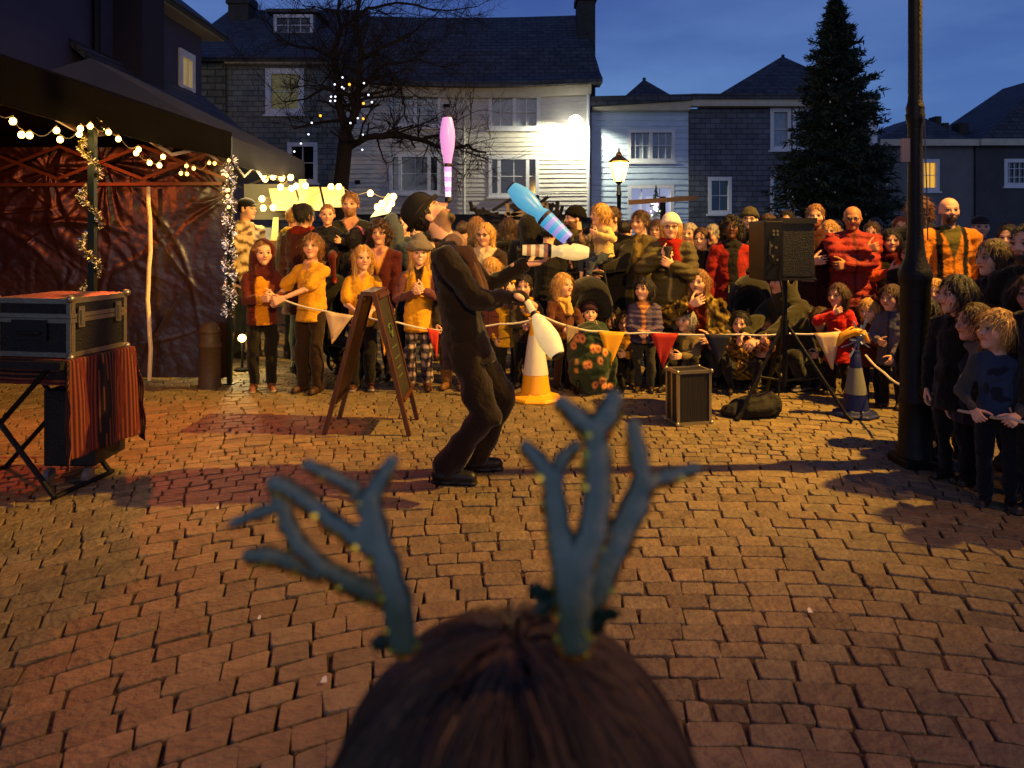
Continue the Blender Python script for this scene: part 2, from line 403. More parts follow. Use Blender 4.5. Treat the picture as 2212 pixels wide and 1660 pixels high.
    for sx in (-1, 1): E(W(.045*sx, -.385, -.125), .034*hh, sk, .03*hh)
    mw = .105 if smile else .085; lipc = tuple(A(sk)*A((.72, .42, .40)))
    mz = -.243+.035*smile; ml = -.236-.012*smile; S.cap(W(-mw, -.325, mz), W(0, -.365, ml), .020*hh, .026*hh, lipc, .02*hh); S.cap(W(0, -.365, ml), W(mw, -.325, mz), .026*hh, .020*hh, lipc, .02*hh)
    S.cap(W(0, .08, -.3), nb, (.23+.05*sp_)*hh*(1 if H > 1.45 else .82), .24*hh*(1 if H > 1.45 else .8), sk, .1*hh); S.cap(nb, nb-up*.03*H, .24*hh, .3*hh, sk, .04*hh)
    hcol = HC.get(hair[1], None) or lin(hair[1]); bro = tuple(A(hcol)*.7+A(sk)*.15)
    for sx in (-1, 1):
        S.paint.append((W(.138*sx, -.36, .008), r(.040, .06, .040), HM, lin('1a100b'), .5))
        S.paint.append((W(.14*sx, -.34, .052), r(.09, .08, .018), HM, tuple(A(sk)*.16), .8))
        S.paint.append((W(.145*sx, -.33, .115), r(.09, .10, .024), HM, bro, .9))
        S.paint.append((W(.18*sx, -.3, -.12), r(.09, .12, .07), HM, tuple(A(sk)*A((1.05, .8, .78))), 1.6))
        S.paint.append((W(.04*sx, -.42, -.148), r(.018, .03, .012), HM, tuple(A(sk)*.2), .8))
    S.paint.append((W(0, -.37, -.232), r(mw*.95, .06, .007+.02*mouth), HM, lin('f0e6dc') if smile and mouth else tuple(A(sk)*.14), .8))
    if beard:
        bc = HC.get(beard, None) or lin(beard)
        def bp(V, C):
            q_ = ((V-hc)@HM)/hh; m = (q_[:, 2] < -.13-.25*np.clip(.25-np.abs(q_[:, 0]), 0, 1)*0) & (q_[:, 1] < .06) & (q_[:, 2] > -.6)
            m &= ~((np.abs(q_[:, 0]) < .1) & (np.abs(q_[:, 2]+.235) < .028)); m &= (q_[:, 2] < -.17) | (np.abs(q_[:, 0]) > .2) ; m &= ~((np.abs(q_[:, 0]) < .07) & (q_[:, 2] > -.185))
            C[m] = C[m]*.25+A(bc)*.75; return C
        S.paint.append(bp)
        E(W(0, -.235, -.34), r(.175, .13, .15), bc, .08*hh, HM)
    parts.append(S.mesh(hh*(.03 if Y < 9 else .045)/q))
    for i, (w_, e_, sd) in enumerate(((wrr, ejr, 1), (wrl, ejl, -1))):
        dd = w_-e_ if handdir[i] is None else A(handdir[i])
        pn = palm[i] if palm[i] is not None else ((0, 1, .0) if abs((A(dd)/np.linalg.norm(dd))[2]) < .8 else (sd, .3, 0))
        parts.append(hand_sdf(w_, dd, pn, hL, sd, curl[i], sk, hL*(.055 if q >= 1 else .065)/max(q, 1)))
    V, Q, C = join(parts); body = npmesh('body', V, Q, C, skin_m, root)
    # --- trousers and shoes
    if legs and bot:
        bc = lin(bot) if isinstance(bot, str) else bot
        S = Sdf(); S.ell(pel+up*.0*H, (.083*H*bulk, .068*H*bulk, .075*H), bc, .03, TM)
        for sd, p_, k_, a_ in ((-1, hipr, knr, anr), (1, hipl, knl, anl)):
            S.cap(p_, k_, .055*H*bulk*legw**.5, .039*H*legw, bc, .015); an = k_+(a_-k_)*(.93*botlen); S.cap(k_, an, .039*H*legw, .034*H*legw*(1+flare), bc, .015)
        S.noise = [(.0060*H, 34/H, int(abs(u))+1), (.0036*H, 80/H, int(abs(u))+3)]
        if botpaint: S.paint.append(botpaint)
        S.build('trousers', cloth_m, .0125*H/q, root)
        S = Sdf(); sc = lin(shoe); sole = tuple(A(sock) if sock is not None else A(sc)*.5)
        for sd, k_, a_ in ((-1, knr, anr), (1, knl, anl)):
            df = A((.12*sd, -1, 0)); sh = k_-a_
            df = df-0; df /= np.linalg.norm(df)
            if abs(sh[2]) < .1*H: df = A((0, -.4, .9))
            S.cap(a_+df*-.015*H-A((0, 0, .015*H)), a_+df*.085*H-A((0, 0, .022*H)), .026*H, .021*H, sc, .02, A((0, 0, 1)), 1.05)
            S.cap(a_-A((0, 0, .01*H)), a_+A((0, 0, .012*H)), .024*H, .022*H, sc, .02)
            S.cap(a_+df*-.02*H-A((0, 0, .037*H)), a_+df*.088*H-A((0, 0, .037*H)), .024*H, .024*H, sole, .004, A((0, 0, 1)), 3.2)
        S.cuts.append(((0, 0, min(anr[2], anl[2])-.045*H), (0, 0, -1)))
        S.build('shoes', leather_m, .009*H/q, root)
    # --- upper clothing
    kind, tc = top[0], lin(top[1]) if isinstance(top[1], str) else top[1]
    S = Sdf(); th = {'shirt': .009, 'vest': .011, 'hoodie': .014, 'coat': .019, 'puffer': .028, 'fur': .028, 'jacket': .013}[kind]*H*(1 if H > 1 else 1.05)
    hz = {'shirt': -.03, 'vest': -.05, 'hoodie': -.02, 'coat': -.14, 'puffer': -.05, 'fur': -.06, 'jacket': -.05}[kind] if hem is None else hem
    S.ell(T(0, .004, tz-.105), (.082*H*bulk+th, .06*H*bulk+th, .105*H+th*.5), tc, .03, TM)
    S.cap(T(0, .004, tz-.14), T(0, .0, max(hz, .0)), .077*H*bulk+th*1.15, .080*H*bulk+th*1.25, tc, .03, fwd, 1.28)
    if hz < 0:
        S.cap(T(0, 0, .02), T(0, 0, hz-.12), .082*H*bulk+th, (.102+.10*max(0, -hz-.05))*H*bulk+th*1.1, tc, .03, fwd, 1.1)
        S.cuts.append((T(0, 0, hz), -up))
    else: S.cuts.append((T(0, 0, hz), -up))
    S.cap(shr+lat*.018*H, shl-lat*.018*H, .028*H+th*.7, col=tc, k=.04)
    S.cap(T(-sw*.55, .01, tz-.018), T(sw*.55, .01, tz-.018), .026*H+th*.6, col=tc, k=.03); 
    slc = lin(sleeve) if sleeve not in ('long', 'short', 'none') else tc
    for s_, e_, w_ in ((shr, ejr, wrr), (shl, ejl, wrl)):
        if sleeve == 'none': S.cap(s_, s_+(e_-s_)*.12, .030*H+th*.6, col=tc, k=.02)
        elif sleeve == 'short': S.cap(s_, s_+(e_-s_)*.78, .029*H+th*.6, .030*H+th*1.5, tc, .02)
        else:
            S.cap(s_, e_, .027*H+th*.85, .0225*H+th*.8, slc, .02); S.cap(e_, w_+(e_-w_)*.08, .0225*H+th*.8, .0165*H+th*.7, slc, .015)
    if kind in ('hoodie', 'coat', 'fur') and hoodup is None:
        S.cap(T(-.05, .045, tz-.01), T(.05, .045, tz-.01), .032*H, col=tc if kind != 'fur' else tuple(A(tc)*1.3), k=.03)
    if kind in ('coat', 'jacket', 'puffer') and hoodup is None:
        cc = tuple(A(tc)*.8)
        for j in range(9):
            a0, a1 = .45+j*.6, .45+(j+1)*.6; f_ = lambda a, r_: T(r_*math.sin(a), -.045*math.cos(a)+.004, tz+.006+.014*(-math.cos(a)))
            S.cap(f_(a0, .046), f_(a1, .046), .010*H+th*.2, col=cc, k=.012)
    S.cap(T(-.022, -.01, tz+.004), T(.022, -.01, tz+.004), .028*H+th*.25, col=tc, k=.02)
    S.ell(nb+up*.035*H-A(fwd)*-.006*H, (.036*H, .036*H, .05*H), tc, .012, TM, sub=True) if kind in ('shirt', 'vest', 'hoodie') else None
    S.noise = [(.0042*H, 24/H, int(abs(u))+5), (.0040*H, 58/H, int(abs(u))+9), (.0026*H, 120/H, 4)] if kind != 'fur' else [(.012*H, 60/H, 3), (.008*H, 140/H, 7)]
    if kind == 'puffer': S.quilt = (.010*H, 74/H); S.noise = [(.0025*H, 60/H, 2), (.002*H, 120/H, 5)]
    if kind != 'fur':
        def trim_(q_, C, tz, hz=hz):
            k_ = np.ones(len(C)); k_[(q_[:, 2] < hz+.012)] = .6
            if kind in ('coat', 'puffer', 'hoodie') : k_ = np.where((np.abs(q_[:, 0]) < .006) & (q_[:, 1] < 0), .4, k_)
            if kind in ('coat', 'jacket'): k_ = np.where((np.abs(np.abs(q_[:, 0])-.05) < .028) & (np.abs(q_[:, 2]-.035) < .004) & (q_[:, 1] < 0), .35, k_)
            return C*k_[:, None]
        paint = (trim_,)+tuple(paint)
    for pt in paint:
        def pf(V, C, pt=pt):
            q_ = ((V-pel)@TM)/H; return pt(q_, C, tz)
        S.paint.append(pf)
    tm = {'shirt': cloth_m, 'vest': cloth_m, 'hoodie': cloth_m, 'coat': cloth_m, 'puffer': shiny_m, 'fur': fur_m, 'jacket': cloth_m}[kind]
    S.build({'shirt': 'shirt', 'vest': 'waistcoat', 'hoodie': 'hooded_top', 'coat': 'coat', 'puffer': 'puffer_jacket', 'fur': 'fur_coat', 'jacket': 'jacket'}[kind], tm, .0115*H/q/(1.4 if Y < 7.9 else 1), root)
    if scarf:
        S = Sdf(); c = lin(scarf)
        for j in range(10):
            a0, a1 = j*math.pi/5, (j+1)*math.pi/5
            S.cap(nb+TM@A((.052*H*math.cos(a0), .048*H*math.sin(a0), .012*H)), nb+TM@A((.052*H*math.cos(a1), .048*H*math.sin(a1), .012*H)), .026*H, col=c, k=.02)
        S.cap(nb+TM@A((.02*H, -.06*H, 0)), nb+TM@A((.03*H, -.085*H, -.09*H)), .028*H, .03*H, c, .02)
        S.noise = [(.006*H, 60/H, 3), (.003*H, 140/H, 9)]; S.build('scarf', knit_m, .010*H, root)
    # --- hair
    ht = hair[0]
    if ht != 'bald':
        S = Sdf(); E = S.ell; hcx = hcol; cv = ht == 'curly'; g_ = 1.24 if cv else (1.04 if ht == 'crop' or (hat and hat[0] in ('beanie', 'bucket', 'cap')) or hoodup else 1.10)
        E(W(0, .075, .14), r(.338*g_, .40*g_, .375*g_), hcx, .02, HM)
        if ht in ('long', 'bob', 'curly', 'mop', 'ponytail'):
            ln = {'long': hair[2] if len(hair) > 2 else 1.0, 'bob': .42, 'curly': .30, 'mop': .18, 'ponytail': .1}[ht]
            for sx in (-1, 1):
                S.cap(W(.30*sx, .05, .1), W(.33*sx, .06 if ht != 'long' else -.02, -ln), .13*hh*(1.5 if cv else 1), .10*hh*(1.5 if cv else 1), hcx, .04)
                S.cap(W(.24*sx, .22, .05), W(.24*sx, .26, -ln), .17*hh, .13*hh, hcx, .05)
            S.cap(W(0, .28, .05), W(0, .30, -ln), .2*hh, .16*hh, hcx, .05)
        if ht == 'bun': E(W(.0, .45, .34), r(.16, .15, .15), hcx, .03, HM)
        if ht == 'ponytail': S.cap(W(0, .45, .15), W(.0, .5, -.55), .12*hh, .07*hh, hcx, .03)
        fy = {'mop': .05, 'curly': .10, 'bob': .08, 'long': .0}.get(ht, .0)
        fz = -.14 if ht in ('mop', 'bob') and not (len(hair) > 2 and hair[2] == 'part') else -.08
        fw = .27 if ht in ('long', 'bob', 'curly', 'mop') else .315
        S.ell(W(0, -.44, fz-(.0 if ht not in ('curly',) else .02)), r(fw, .36, .40), hcx, .015, HM, sub=True)
        if ht in ('short', 'crop', 'bun', 'ponytail'):
            S.ell(W(0, -.16, -.34), r(.5, .33, .36), hcx, .02, HM, sub=True); S.ell(W(0, .1, -.5), r(.6, .7, .3), hcx, .02, HM, sub=True)
        amp = .045 if cv else .014
        S.noise = [(amp*hh, 26/hh if cv else 30/hh, int(abs(u))+2), (.012*hh, 70/hh, 8)]
        hl_ = tuple(A(hcx)*1.5)
        def hp(V, C):
            q_ = ((V-hc)@HM)/hh; t = .5+.5*np.sin(q_[:, 0]*46+6*q_[:, 1]+2*np.sin(q_[:, 2]*7)); return C*(.78+.5*t[:, None])
        S.paint.append(hp); V, Q, C = S.mesh(hh*(.042 if Y < 9 else .06)/q)
        if Y < 9 and ht != 'crop' and len(V):
            nv = np.zeros_like(V); fn = np.cross(V[Q[:, 2]]-V[Q[:, 0]], V[Q[:, 3]]-V[Q[:, 1]])
            for k_ in range(4): np.add.at(nv, Q[:, k_], fn)
            nv /= np.linalg.norm(nv, axis=1)[:, None]+1e-12; rs = np.random.RandomState(int(abs(u)))
            ix = rs.randint(0, len(V), {'short': 600, 'mop': 800}.get(ht, 1100)); ix = ix[(((V[ix]-hc)@HM)[:, 2] < .02*hh)] if (hat and hat[0] != 'band') or hoodup else ix; n_ = nv[ix]; p = V[ix]-n_*.004; K = 5; up_ = HM@A((0, .15, 1))
            g = -up_+n_*.25+rs.normal(size=(len(ix), 3))*(.55 if cv else .16)
            if ht in ('short', 'mop'): g = g*.8+A(HM@A((0, -.5, .2)))*rs.uniform(-.3, 1, (len(ix), 1))
            g -= n_*(g*n_).sum(1)[:, None]*.9; g /= np.linalg.norm(g, axis=1)[:, None]+1e-9
            sd = np.cross(g, n_); ln_ = hh*rs.uniform(.05, .13, len(ix))[:, None]*(.7 if ht == 'short' else 1); P_ = [p+g*ln_*k_+n_*(.0025*math.sin(k_*.9)+.003)+rs.normal(size=p.shape)*.0007*k_ for k_ in range(K)]
            wd = [.0020*(1-.8*k_/(K-1)) for k_ in range(K)]
            R3 = np.stack([x_ for k_ in range(K) for x_ in (P_[k_]-sd*wd[k_], P_[k_]+sd*wd[k_])], 1).reshape(-1, 3); b0 = np.arange(len(ix))*2*K+len(V)
            Q = np.vstack([Q]+[np.stack([b0+2*k_, b0+2*k_+1, b0+2*k_+3, b0+2*k_+2], 1) for k_ in range(K-1)]); V = np.vstack([V, R3])
            C = np.vstack([C, np.repeat(C[ix]*rs.uniform(.6, 1.7, (len(ix), 1)), 2*K, 0)])
        npmesh('hair', V, Q, C, hair_m, root)
    # --- hats and hoods
    if hat:
        S = Sdf(); c = lin(hat[1]); E = S.ell
        if hat[0] == 'beanie':
            E(W(0, .07, .20), r(.385, .455, .40), c, .02, HM); S.cuts.append((W(0, -.3, .17), HM@A((0, .1, -.85)))) if False else None
            S.ell(W(0, -.55, -.10), r(.5, .42, .33), c, .015, HM, sub=True); S.ell(W(0, -.1, -.45), r(.6, .55, .5), c, .015, HM, sub=True)
            for j in range(14):
                a0, a1 = j*math.pi/7, (j+1)*math.pi/7
                S.cap(W(.365*math.sin(a0), .07-.42*math.cos(a0), .13+.09*math.cos(a0)), W(.365*math.sin(a1), .07-.42*math.cos(a1), .13+.09*math.cos(a1)), .065*hh, col=tuple(A(c)*.85), k=.02)
            if len(hat) > 2: E(W(0, .1, .68), .13*hh, c, .02)
            S.noise = [(.008*hh, 60/hh, 3)]; S.build('beanie', knit_m, hh*.05, root)
        elif hat[0] == 'bucket':
            S.cap(W(0, .06, .36), W(0, .06, .50), .385*hh, .32*hh, c, .03); S.ell(W(0, .06, -.1), r(.345, .40, .26), c, .01, HM, sub=True)
            for j in range(14):
                a0, a1 = j*math.pi/7, (j+1)*math.pi/7
                S.cap(W(.46*math.sin(a0), .05-.50*math.cos(a0), .22), W(.46*math.sin(a1), .05-.50*math.cos(a1), .22), .03*hh, col=c, k=.03)
                S.cap(W(.46*math.sin(a0), .05-.50*math.cos(a0), .22), W(.39*math.sin(a0), .05-.43*math.cos(a0), .36), .03*hh, col=c, k=.06)
            S.build('bucket_hat', cloth_m, hh*.045, root)
        elif hat[0] == 'cap':
            E(W(0, .05, .24), r(.38, .43, .30), c, .02, HM); S.ell(W(0, .0, -.14), r(.6, .7, .28), c, .01, HM, sub=True)
            S.cap(W(-.16, -.42, .17), W(.16, -.42, .17), .10*hh, col=c, k=.03, n=HM@A((0, 0, 1)), f=4); S.build('flat_cap', cloth_m, hh*.04, root)
        elif hat[0] == 'band':
            for j in range(8):
                a0, a1 = -1.5+j*3/8, -1.5+(j+1)*3/8
                S.cap(W(.41*math.sin(a0), .02, .12+.42*math.cos(a0)), W(.41*math.sin(a1), .02, .12+.42*math.cos(a1)), .045*hh, col=c, k=.02)
            if len(hat) > 2:
                for sx in (-1, 1): S.cap(W(.2*sx, 0, .45), W(.26*sx, 0, .72), .09*hh, .02*hh, c, .02)
            S.build('hair_band', cloth_m, hh*.045, root)
    if hoodup:
        S = Sdf(); c = lin(hoodup)
        S.ell(W(0, .10, .12), r(.44, .50, .46), c, .03, HM); S.cap(W(0, .2, -.1), nb-up*.02*H, .42*hh, .5*hh, c, .05)
        S.ell(W(0, -.50, -.08), r(.29, .62, .42), c, .03, HM, sub=True); S.ell(W(0, .03, .08), r(.36, .42, .40), c, .02, HM, sub=True)
        S.noise = [(.008*H, 40/H, 3)]; S.build('hood', cloth_m, hh*.055, root)
    if glasses:
        m_ = MB()
        for sx in (-1, 1):
            m_.tube([W(.135*sx+.085*math.cos(a*.628), -.40, .01+.075*math.sin(a*.628)) for a in range(11)], .010*hh, 5)
            m_.tube([W(.22*sx, -.39, .03), W(.335*sx, .02, .03)], .009*hh, 5)
        m_.tube([W(-.05, -.405, .03), W(.05, -.405, .03)], .009*hh, 5)
        m_.build('glasses', mat('dark_plastic', '15110f', rough=.3), root)
    if extra: extra(root, dict(W=W, T=T, hr=wrr, hl=wrl, er=ejr, el=ejl, H=H, hh=hh, HM=HM, nb=nb, pel=pel, TM=TM, shr=shr, shl=shl, knr=knr, knl=knl, anr=anr, anl=anl))
    root['_w'] = 0; del root['_w']
    W2 = Matrix.Translation((X, Y, z0)) @ Matrix.Rotation(R_(rz), 4, 'Z')
    return root, dict(hr=W2@Vector(wrr), hl=W2@Vector(wrl), head=W2@Vector(hc), M=W2, hh=hh, W=lambda *a: W2@Vector(W(*a)))
def _mix(C, c, a): return C*(1-a[:, None])+c*a[:, None]
def strip(w, col, z0=-1, z1=9, x=0):
    c = A(lin(col))
    def f(q, C, tz): return _mix(C, c, np.clip((w-np.abs(q[:, 0]-x+.004*np.sin(q[:, 2]*40)))/.006+.5, 0, 1)*(q[:, 1] < 0)*(q[:, 2] > z0)*(q[:, 2] < z1))
    return f
def vneck(w, col, depth):
    c = A(lin(col))
    def f(q, C, tz):
        t = (q[:, 2]-(tz-depth))/depth; return _mix(C, c, np.clip((w*np.clip(t, 0, 2)-np.abs(q[:, 0]))/.006+.5, 0, 1)*(q[:, 1] < 0)*(t > 0))
    return f
def spot(x, z, rx, rz_, col, ring=0):
    c = A(lin(col))
    def f(q, C, tz):
        d = np.sqrt(((q[:, 0]-x)/rx)**2+((q[:, 2]-z)/rz_)**2); a = np.clip((1-d)/.3+.5, 0, 1)*(q[:, 1] < 0)
        if ring: a = a*np.clip((d-ring)/.3+.5, 0, 1)
        return _mix(C, c, a)
    return f
rnd = random.Random(7)
def np_noise(X, fr, seed, n=5):
    rg = np.random.RandomState(seed); o = 0
    for q in range(n):
        v = rg.normal(size=2); v /= np.linalg.norm(v); o = o+np.sin((X@v)*fr*(.6+.8*rg.rand())+rg.rand()*7)
    return o/n
# ------------------------------------------------------------------ ground: one sheet to the horizon, stone setts on it in arcs
m = MB(); m.add([(-400, -60, -.0135), (400, -60, -.0135), (400, 900, -.0135), (-400, 900, -.0135)], [(0, 1, 2, 3)])
tag(m.build('ground', mat('ground_grit', '48382a', rough=.95, bump=.6, bscale=40, var=.3, vscale=3)), kind='structure')
def sett(m, q, zt, rg):
    """q: four corners (x, y), counter-clockwise"""
    c = (sum(p[0] for p in q)/4, sum(p[1] for p in q)/4); g = rg.uniform(.74, 1.14); w = rg.uniform(-.05, .07)
    g *= 1+.16*math.sin(q[0][0]*1.7+2*math.sin(q[0][1]*.9))+(.25*(rg.random()-.5) if rg.random() < .12 else 0); m.col = (.188*g*(1+w), .136*g, .070*g*(1-w*.8)); tx, ty = rg.uniform(-.025, .025), rg.uniform(-.025, .025)
    q = [(p[0]+rg.uniform(-.0075, .0075), p[1]+rg.uniform(-.0075, .0075)) for p in q]
    o = []; zz = lambda p, d: zt-d+(p[0]-c[0])*tx+(p[1]-c[1])*ty
    def ring(ins, d):
        r = []
        for i in range(4):
            a, b, p = q[i-1], q[(i+1) % 4], q[i]
            for nb_ in (a, b):
                L_ = math.hypot(nb_[0]-p[0], nb_[1]-p[1]) or 1; t = .008/L_
                x = p[0]+(nb_[0]-p[0])*t; y = p[1]+(nb_[1]-p[1])*t
                dx, dy = c[0]-x, c[1]-y; l = math.hypot(dx, dy) or 1
                x += dx/l*ins; y += dy/l*ins; r.append((x, y, zz((x, y), d)))
        return r
    r0, r1, r2 = ring(-.001, .022), ring(.0015, .0025), ring(.005, 0)
    f = [tuple((k*8+i, k*8+(i+1) % 8, k*8+8+(i+1) % 8, k*8+8+i)) for k in (0, 1) for i in range(8)]+[tuple(range(16, 24))]
    m.add(r0+r1+r2, f)
def setts():
    m = MB(); rg = random.Random(3); cx, cy = .25, -1.7; r = 1.75
    while r < 14:
        wd = rg.uniform(.092, .122) if r < 6.2 or r > 6.9 else .085
        r2 = r+wd; a = -1.35+rg.uniform(0, .05)
        while a < 1.35:
            da = (rg.uniform(.112, .178) if wd > .1 else rg.uniform(.08, .11))/(r+.05)
            mid = a+da/2; x, y = cx+r*math.sin(mid), cy+r*math.cos(mid)
            if y > .9 and abs(x) < .74*y+1.3 and y < 10.5:
                g = .0030; pts = []
                for rr, aa in ((r+g, a+g/r), (r+g, a+da-g/r), (r2-g, a+da-g/r), (r2-g, a+g/r)):
                    wob = .20*math.sin(aa*3.6+.6)+.05*math.sin(aa*11+rr*.8)*(rr/6)
                    pts.append((cx+(rr+wob)*math.sin(aa), cy+(rr+wob)*math.cos(aa)))
                if True:
                    zt = .003*math.sin(x*2.1+y)+.003*math.sin(y*3.3-x*1.7)+rg.uniform(-.0035, .0035)
                    sett(m, pts[::-1], zt, rg)
            a += da
        r = r2
    return m
stone_m = mat('sett_stone', attr=True, rough=.62, bump=.75, bscale=34, var=.30, vscale=13, spec=.45)
tag(setts().build('cobbled_pavement', stone_m, col=True), kind='structure')
for (x, y, r) in ():
    m = MB(); m.lathe([(r*1.40, -.0175), (r*1.34, -.006), (r*1.05, -.001)], 22, Matrix.Translation((x, y, 0)) @ Matrix.Rotation(x, 4, 'Z'), sy=.75)
    tag(m.build('tarmac_patch', mat('tarmac', '5e4a34', rough=.9, bump=.8, bscale=60, var=.3, vscale=14)), kind='structure')
litter = MB()
# small scraps of litter between the stones
for i, (u, v) in enumerate(((700, 1482), (470, 1105), (560, 1345), (1750, 1330), (1300, 1082))):
    Y = FL*CH/(v-CV); p = P(u, v, Y); m = MB(); s = .006 if i % 3 else .010
    m.add([(p.x-s, Y-s*.6, .014), (p.x+s, Y-s*.4, .013), (p.x+s*.8, Y+s*.7, .018), (p.x-s*.7, Y+s*.8, .022)], [(0, 1, 2, 3)])
    m.add([(p.x-s*.7, Y+s*.8, .0222), (p.x+s*.8, Y+s*.7, .0182), (p.x+s*.3, Y+s*1.5, .024)], [(0, 1, 2)])
    tag(m.build('paper_scrap', mat('paper', 'd8d0c0', rough=.8)), 'tiny torn paper scrap lying on the stone setts', 'litter', 'paper scraps dropped on the setts')
# ------------------------------------------------------------------ houses
slate_wall = mat('slate_hanging', '74776f', rough=.75, bump=.4, bscale=14, var=.28, vscale=2.2, brick=(.34, .17, .012))
slate_dark = mat('dark_slate_hanging', '5a5f6a', rough=.75, bump=.4, bscale=14, var=.22, vscale=2.2, brick=(.34, .17, .012))
slate_roof = mat('roof_slate', '4a4b4c', rough=.62, bump=.5, bscale=12, var=.4, vscale=3, brick=(.36, .16, .014), spec=.3)
stone_wall = mat('rough_stone', '6a6a58', rough=.9, bump=.9, bscale=9, var=.4, vscale=3, brick=(.5, .22, .02))
board_m = mat('painted_weatherboard', 'bdbab2', rough=.6, bump=.5, bscale=9, var=.15, vscale=3, stretch=(1, 1, 5))
blueboard_m = mat('pale_blue_painted_slate', 'a9bdd2', rough=.6, bump=.3, bscale=12, var=.10, vscale=3)
trim_m = mat('cream_paint', 'b9b3a0', rough=.6, bump=.2, bscale=20, var=.12)
white_m = mat('white_paint', 'c9ccd2', rough=.5, bump=.15, bscale=30, var=.08)
iron_m = mat('black_iron', '060606', rough=.55, bump=.2, bscale=60, metal=.3)
plinth_m = mat('tarred_plinth', '24262a', rough=.8, bump=.4, bscale=20, var=.2)
glass_m = mat('dark_window_glass', '0b0d10', rough=.06, spec=.9, bump=.02, bscale=2)
curtain_m = mat('net_curtain_behind_glass', '7d8a96', rough=.25, var=.35, vscale=7, stretch=(6, 1, .8), spec=.8)
darkgap = mat('vent_black', '08080a', rough=.9)  # plain near-black for the vent boxes
chimney_m = mat('chimney_render', '3a3630', rough=.9, bump=.5, bscale=20, var=.3)
def wall(name, parent, x0, x1, z0, z1, y, th, holes, m, lap=0, zt=None):
    mb = MB(); xs = sorted({x0, x1, *[h[0] for h in holes], *[h[1] for h in holes]}); xs = [x for x in xs if x0 <= x <= x1]
    if lap:
        zs = set(); z = z0
        while z < z1: zs.add(round(z, 4)); z += lap
        zs |= {z0, z1}
    else: zs = {z0, z1}
    for h in holes: zs |= {h[2], h[3]}
    zs = sorted(z for z in zs if z0 <= z <= z1)
    for i in range(len(xs)-1):
        for k in range(len(zs)-1):
            xa, xb, za, zb = xs[i], xs[i+1], zs[k], zs[k+1]; mx, mz = (xa+xb)/2, (za+zb)/2
            if any(h[0] < mx < h[1] and h[2] < mz < h[3] for h in holes): continue
            d = .022 if lap else 0
            n = max(1, int((xb-xa)/.6)) if lap else 1
            for q in range(n):
                p0, p1 = xa+(xb-xa)*q/n, xa+(xb-xa)*(q+1)/n; w0, w1 = [(.010*math.sin(p*2.1+z_*1.3)*(lap > 0)) for p, z_ in ((p0, za), (p1, za))]
                mb.add([(p0, y-d, za+w0), (p1, y-d, za+w1), (p1, y-.001*0, zb+w1*1), (p0, y, zb+w0*1), (p0, y+.03, za), (p1, y+.03, za)], [(0, 1, 2, 3), (4, 5, 1, 0)])
    for h in holes:
        xa, xb, za, zb = h
        if lap == 0 or True: mb.add([(xa, y, za), (xb, y, za), (xb, y, zb), (xa, y, zb), (xa, y+th, za), (xb, y+th, za), (xb, y+th, zb), (xa, y+th, zb)], [(0, 1, 5, 4), (1, 2, 6, 5), (2, 3, 7, 6), (3, 0, 4, 7)])
    # the back and the ends of the wall
    mb.add([(x0, y, z0), (x1, y, z0), (x1, y, z1), (x0, y, z1), (x0, y+th, z0), (x1, y+th, z0), (x1, y+th, z1), (x0, y+th, z1)], [(3, 2, 6, 7), (0, 3, 7, 4), (1, 5, 6, 2)])
    mb.add([(x0, y+th+.35, z0), (x1, y+th+.35, z0), (x1, y+th+.35, z1), (x0, y+th+.35, z1)], [(0, 3, 2, 1)])
    return mb.build(name, m, parent)
def hole(u0, v0, u1, v1, Y):
    a, b = P(u0, v1, Y), P(u1, v0, Y); return (round(a.x, 3), round(b.x, 3), round(a.z, 3), round(b.z, 3))
def window(parent, h, y, cols, rows, pane=None, fw=.07, fm=None, mull=(), out=.02, sill=True, bar=.022, label=None):
    """cols / rows: fractions where thin glazing bars run; mull: fractions where thick mullions stand"""
    x0, x1, z0, z1 = h; mb = MB(); yb = y+.09; yf = y-out
    mb.box((x0-.02, yf, z1-fw), (x1+.02, yb, z1+.03)); mb.box((x0-.02, yf, z0-.03), (x1+.02, yb, z0+fw))
    mb.box((x0-.02, yf-.002, z0+fw), (x0+fw, yb, z1-fw)); mb.box((x1-fw, yf-.002, z0+fw), (x1+.02, yb, z1-fw))
    W_, H_ = x1-x0, z1-z0
    for f in mull: mb.box((x0+W_*f-fw*.6, yf+.006, z0+fw), (x0+W_*f+fw*.6, yb, z1-fw))
    for f in cols: mb.box((x0+W_*f-bar/2, y+.035, z0+fw), (x0+W_*f+bar/2, yb-.003, z1-fw))
    for f in rows: mb.box((x0+fw, y+.030, z0+H_*f-bar/2), (x1-fw, yb-.006, z0+H_*f+bar/2))
    if sill: mb.box((x0-.08, yf-.05, z0-.09), (x1+.08, y+.05, z0-.032))
    w_ = mb.build('window', fm or white_m, parent)
    if label: w_['label'] = label
    pb = MB(); pb.box((x0+fw*.5, y+.095, z0+fw*.5), (x1-fw*.5, y+.105, z1-fw*.5)); pb.build('pane', pane or glass_m, w_)
    return w_
def roof_slab(name, pts, th, m, parent):
    """pts: planar polygon, counter-clockwise seen from outside"""
    n = (Vector(pts[1])-Vector(pts[0])).cross(Vector(pts[-1])-Vector(pts[0])).normalized(); k = len(pts)
    vs = [Vector(p) for p in pts]+[Vector(p)-n*th for p in pts]
    return MB().add(vs, [tuple(range(k)), tuple(range(2*k-1, k-1, -1))]+[(i, k+i, k+(i+1) % k, (i+1) % k) for i in range(k)]).build(name, m, parent)
HY = 24.0
def X_(u, Y=HY): return (u-CU)/FL*Y
def Z_(v, Y=HY): return CH-(v-CV)/FL*Y
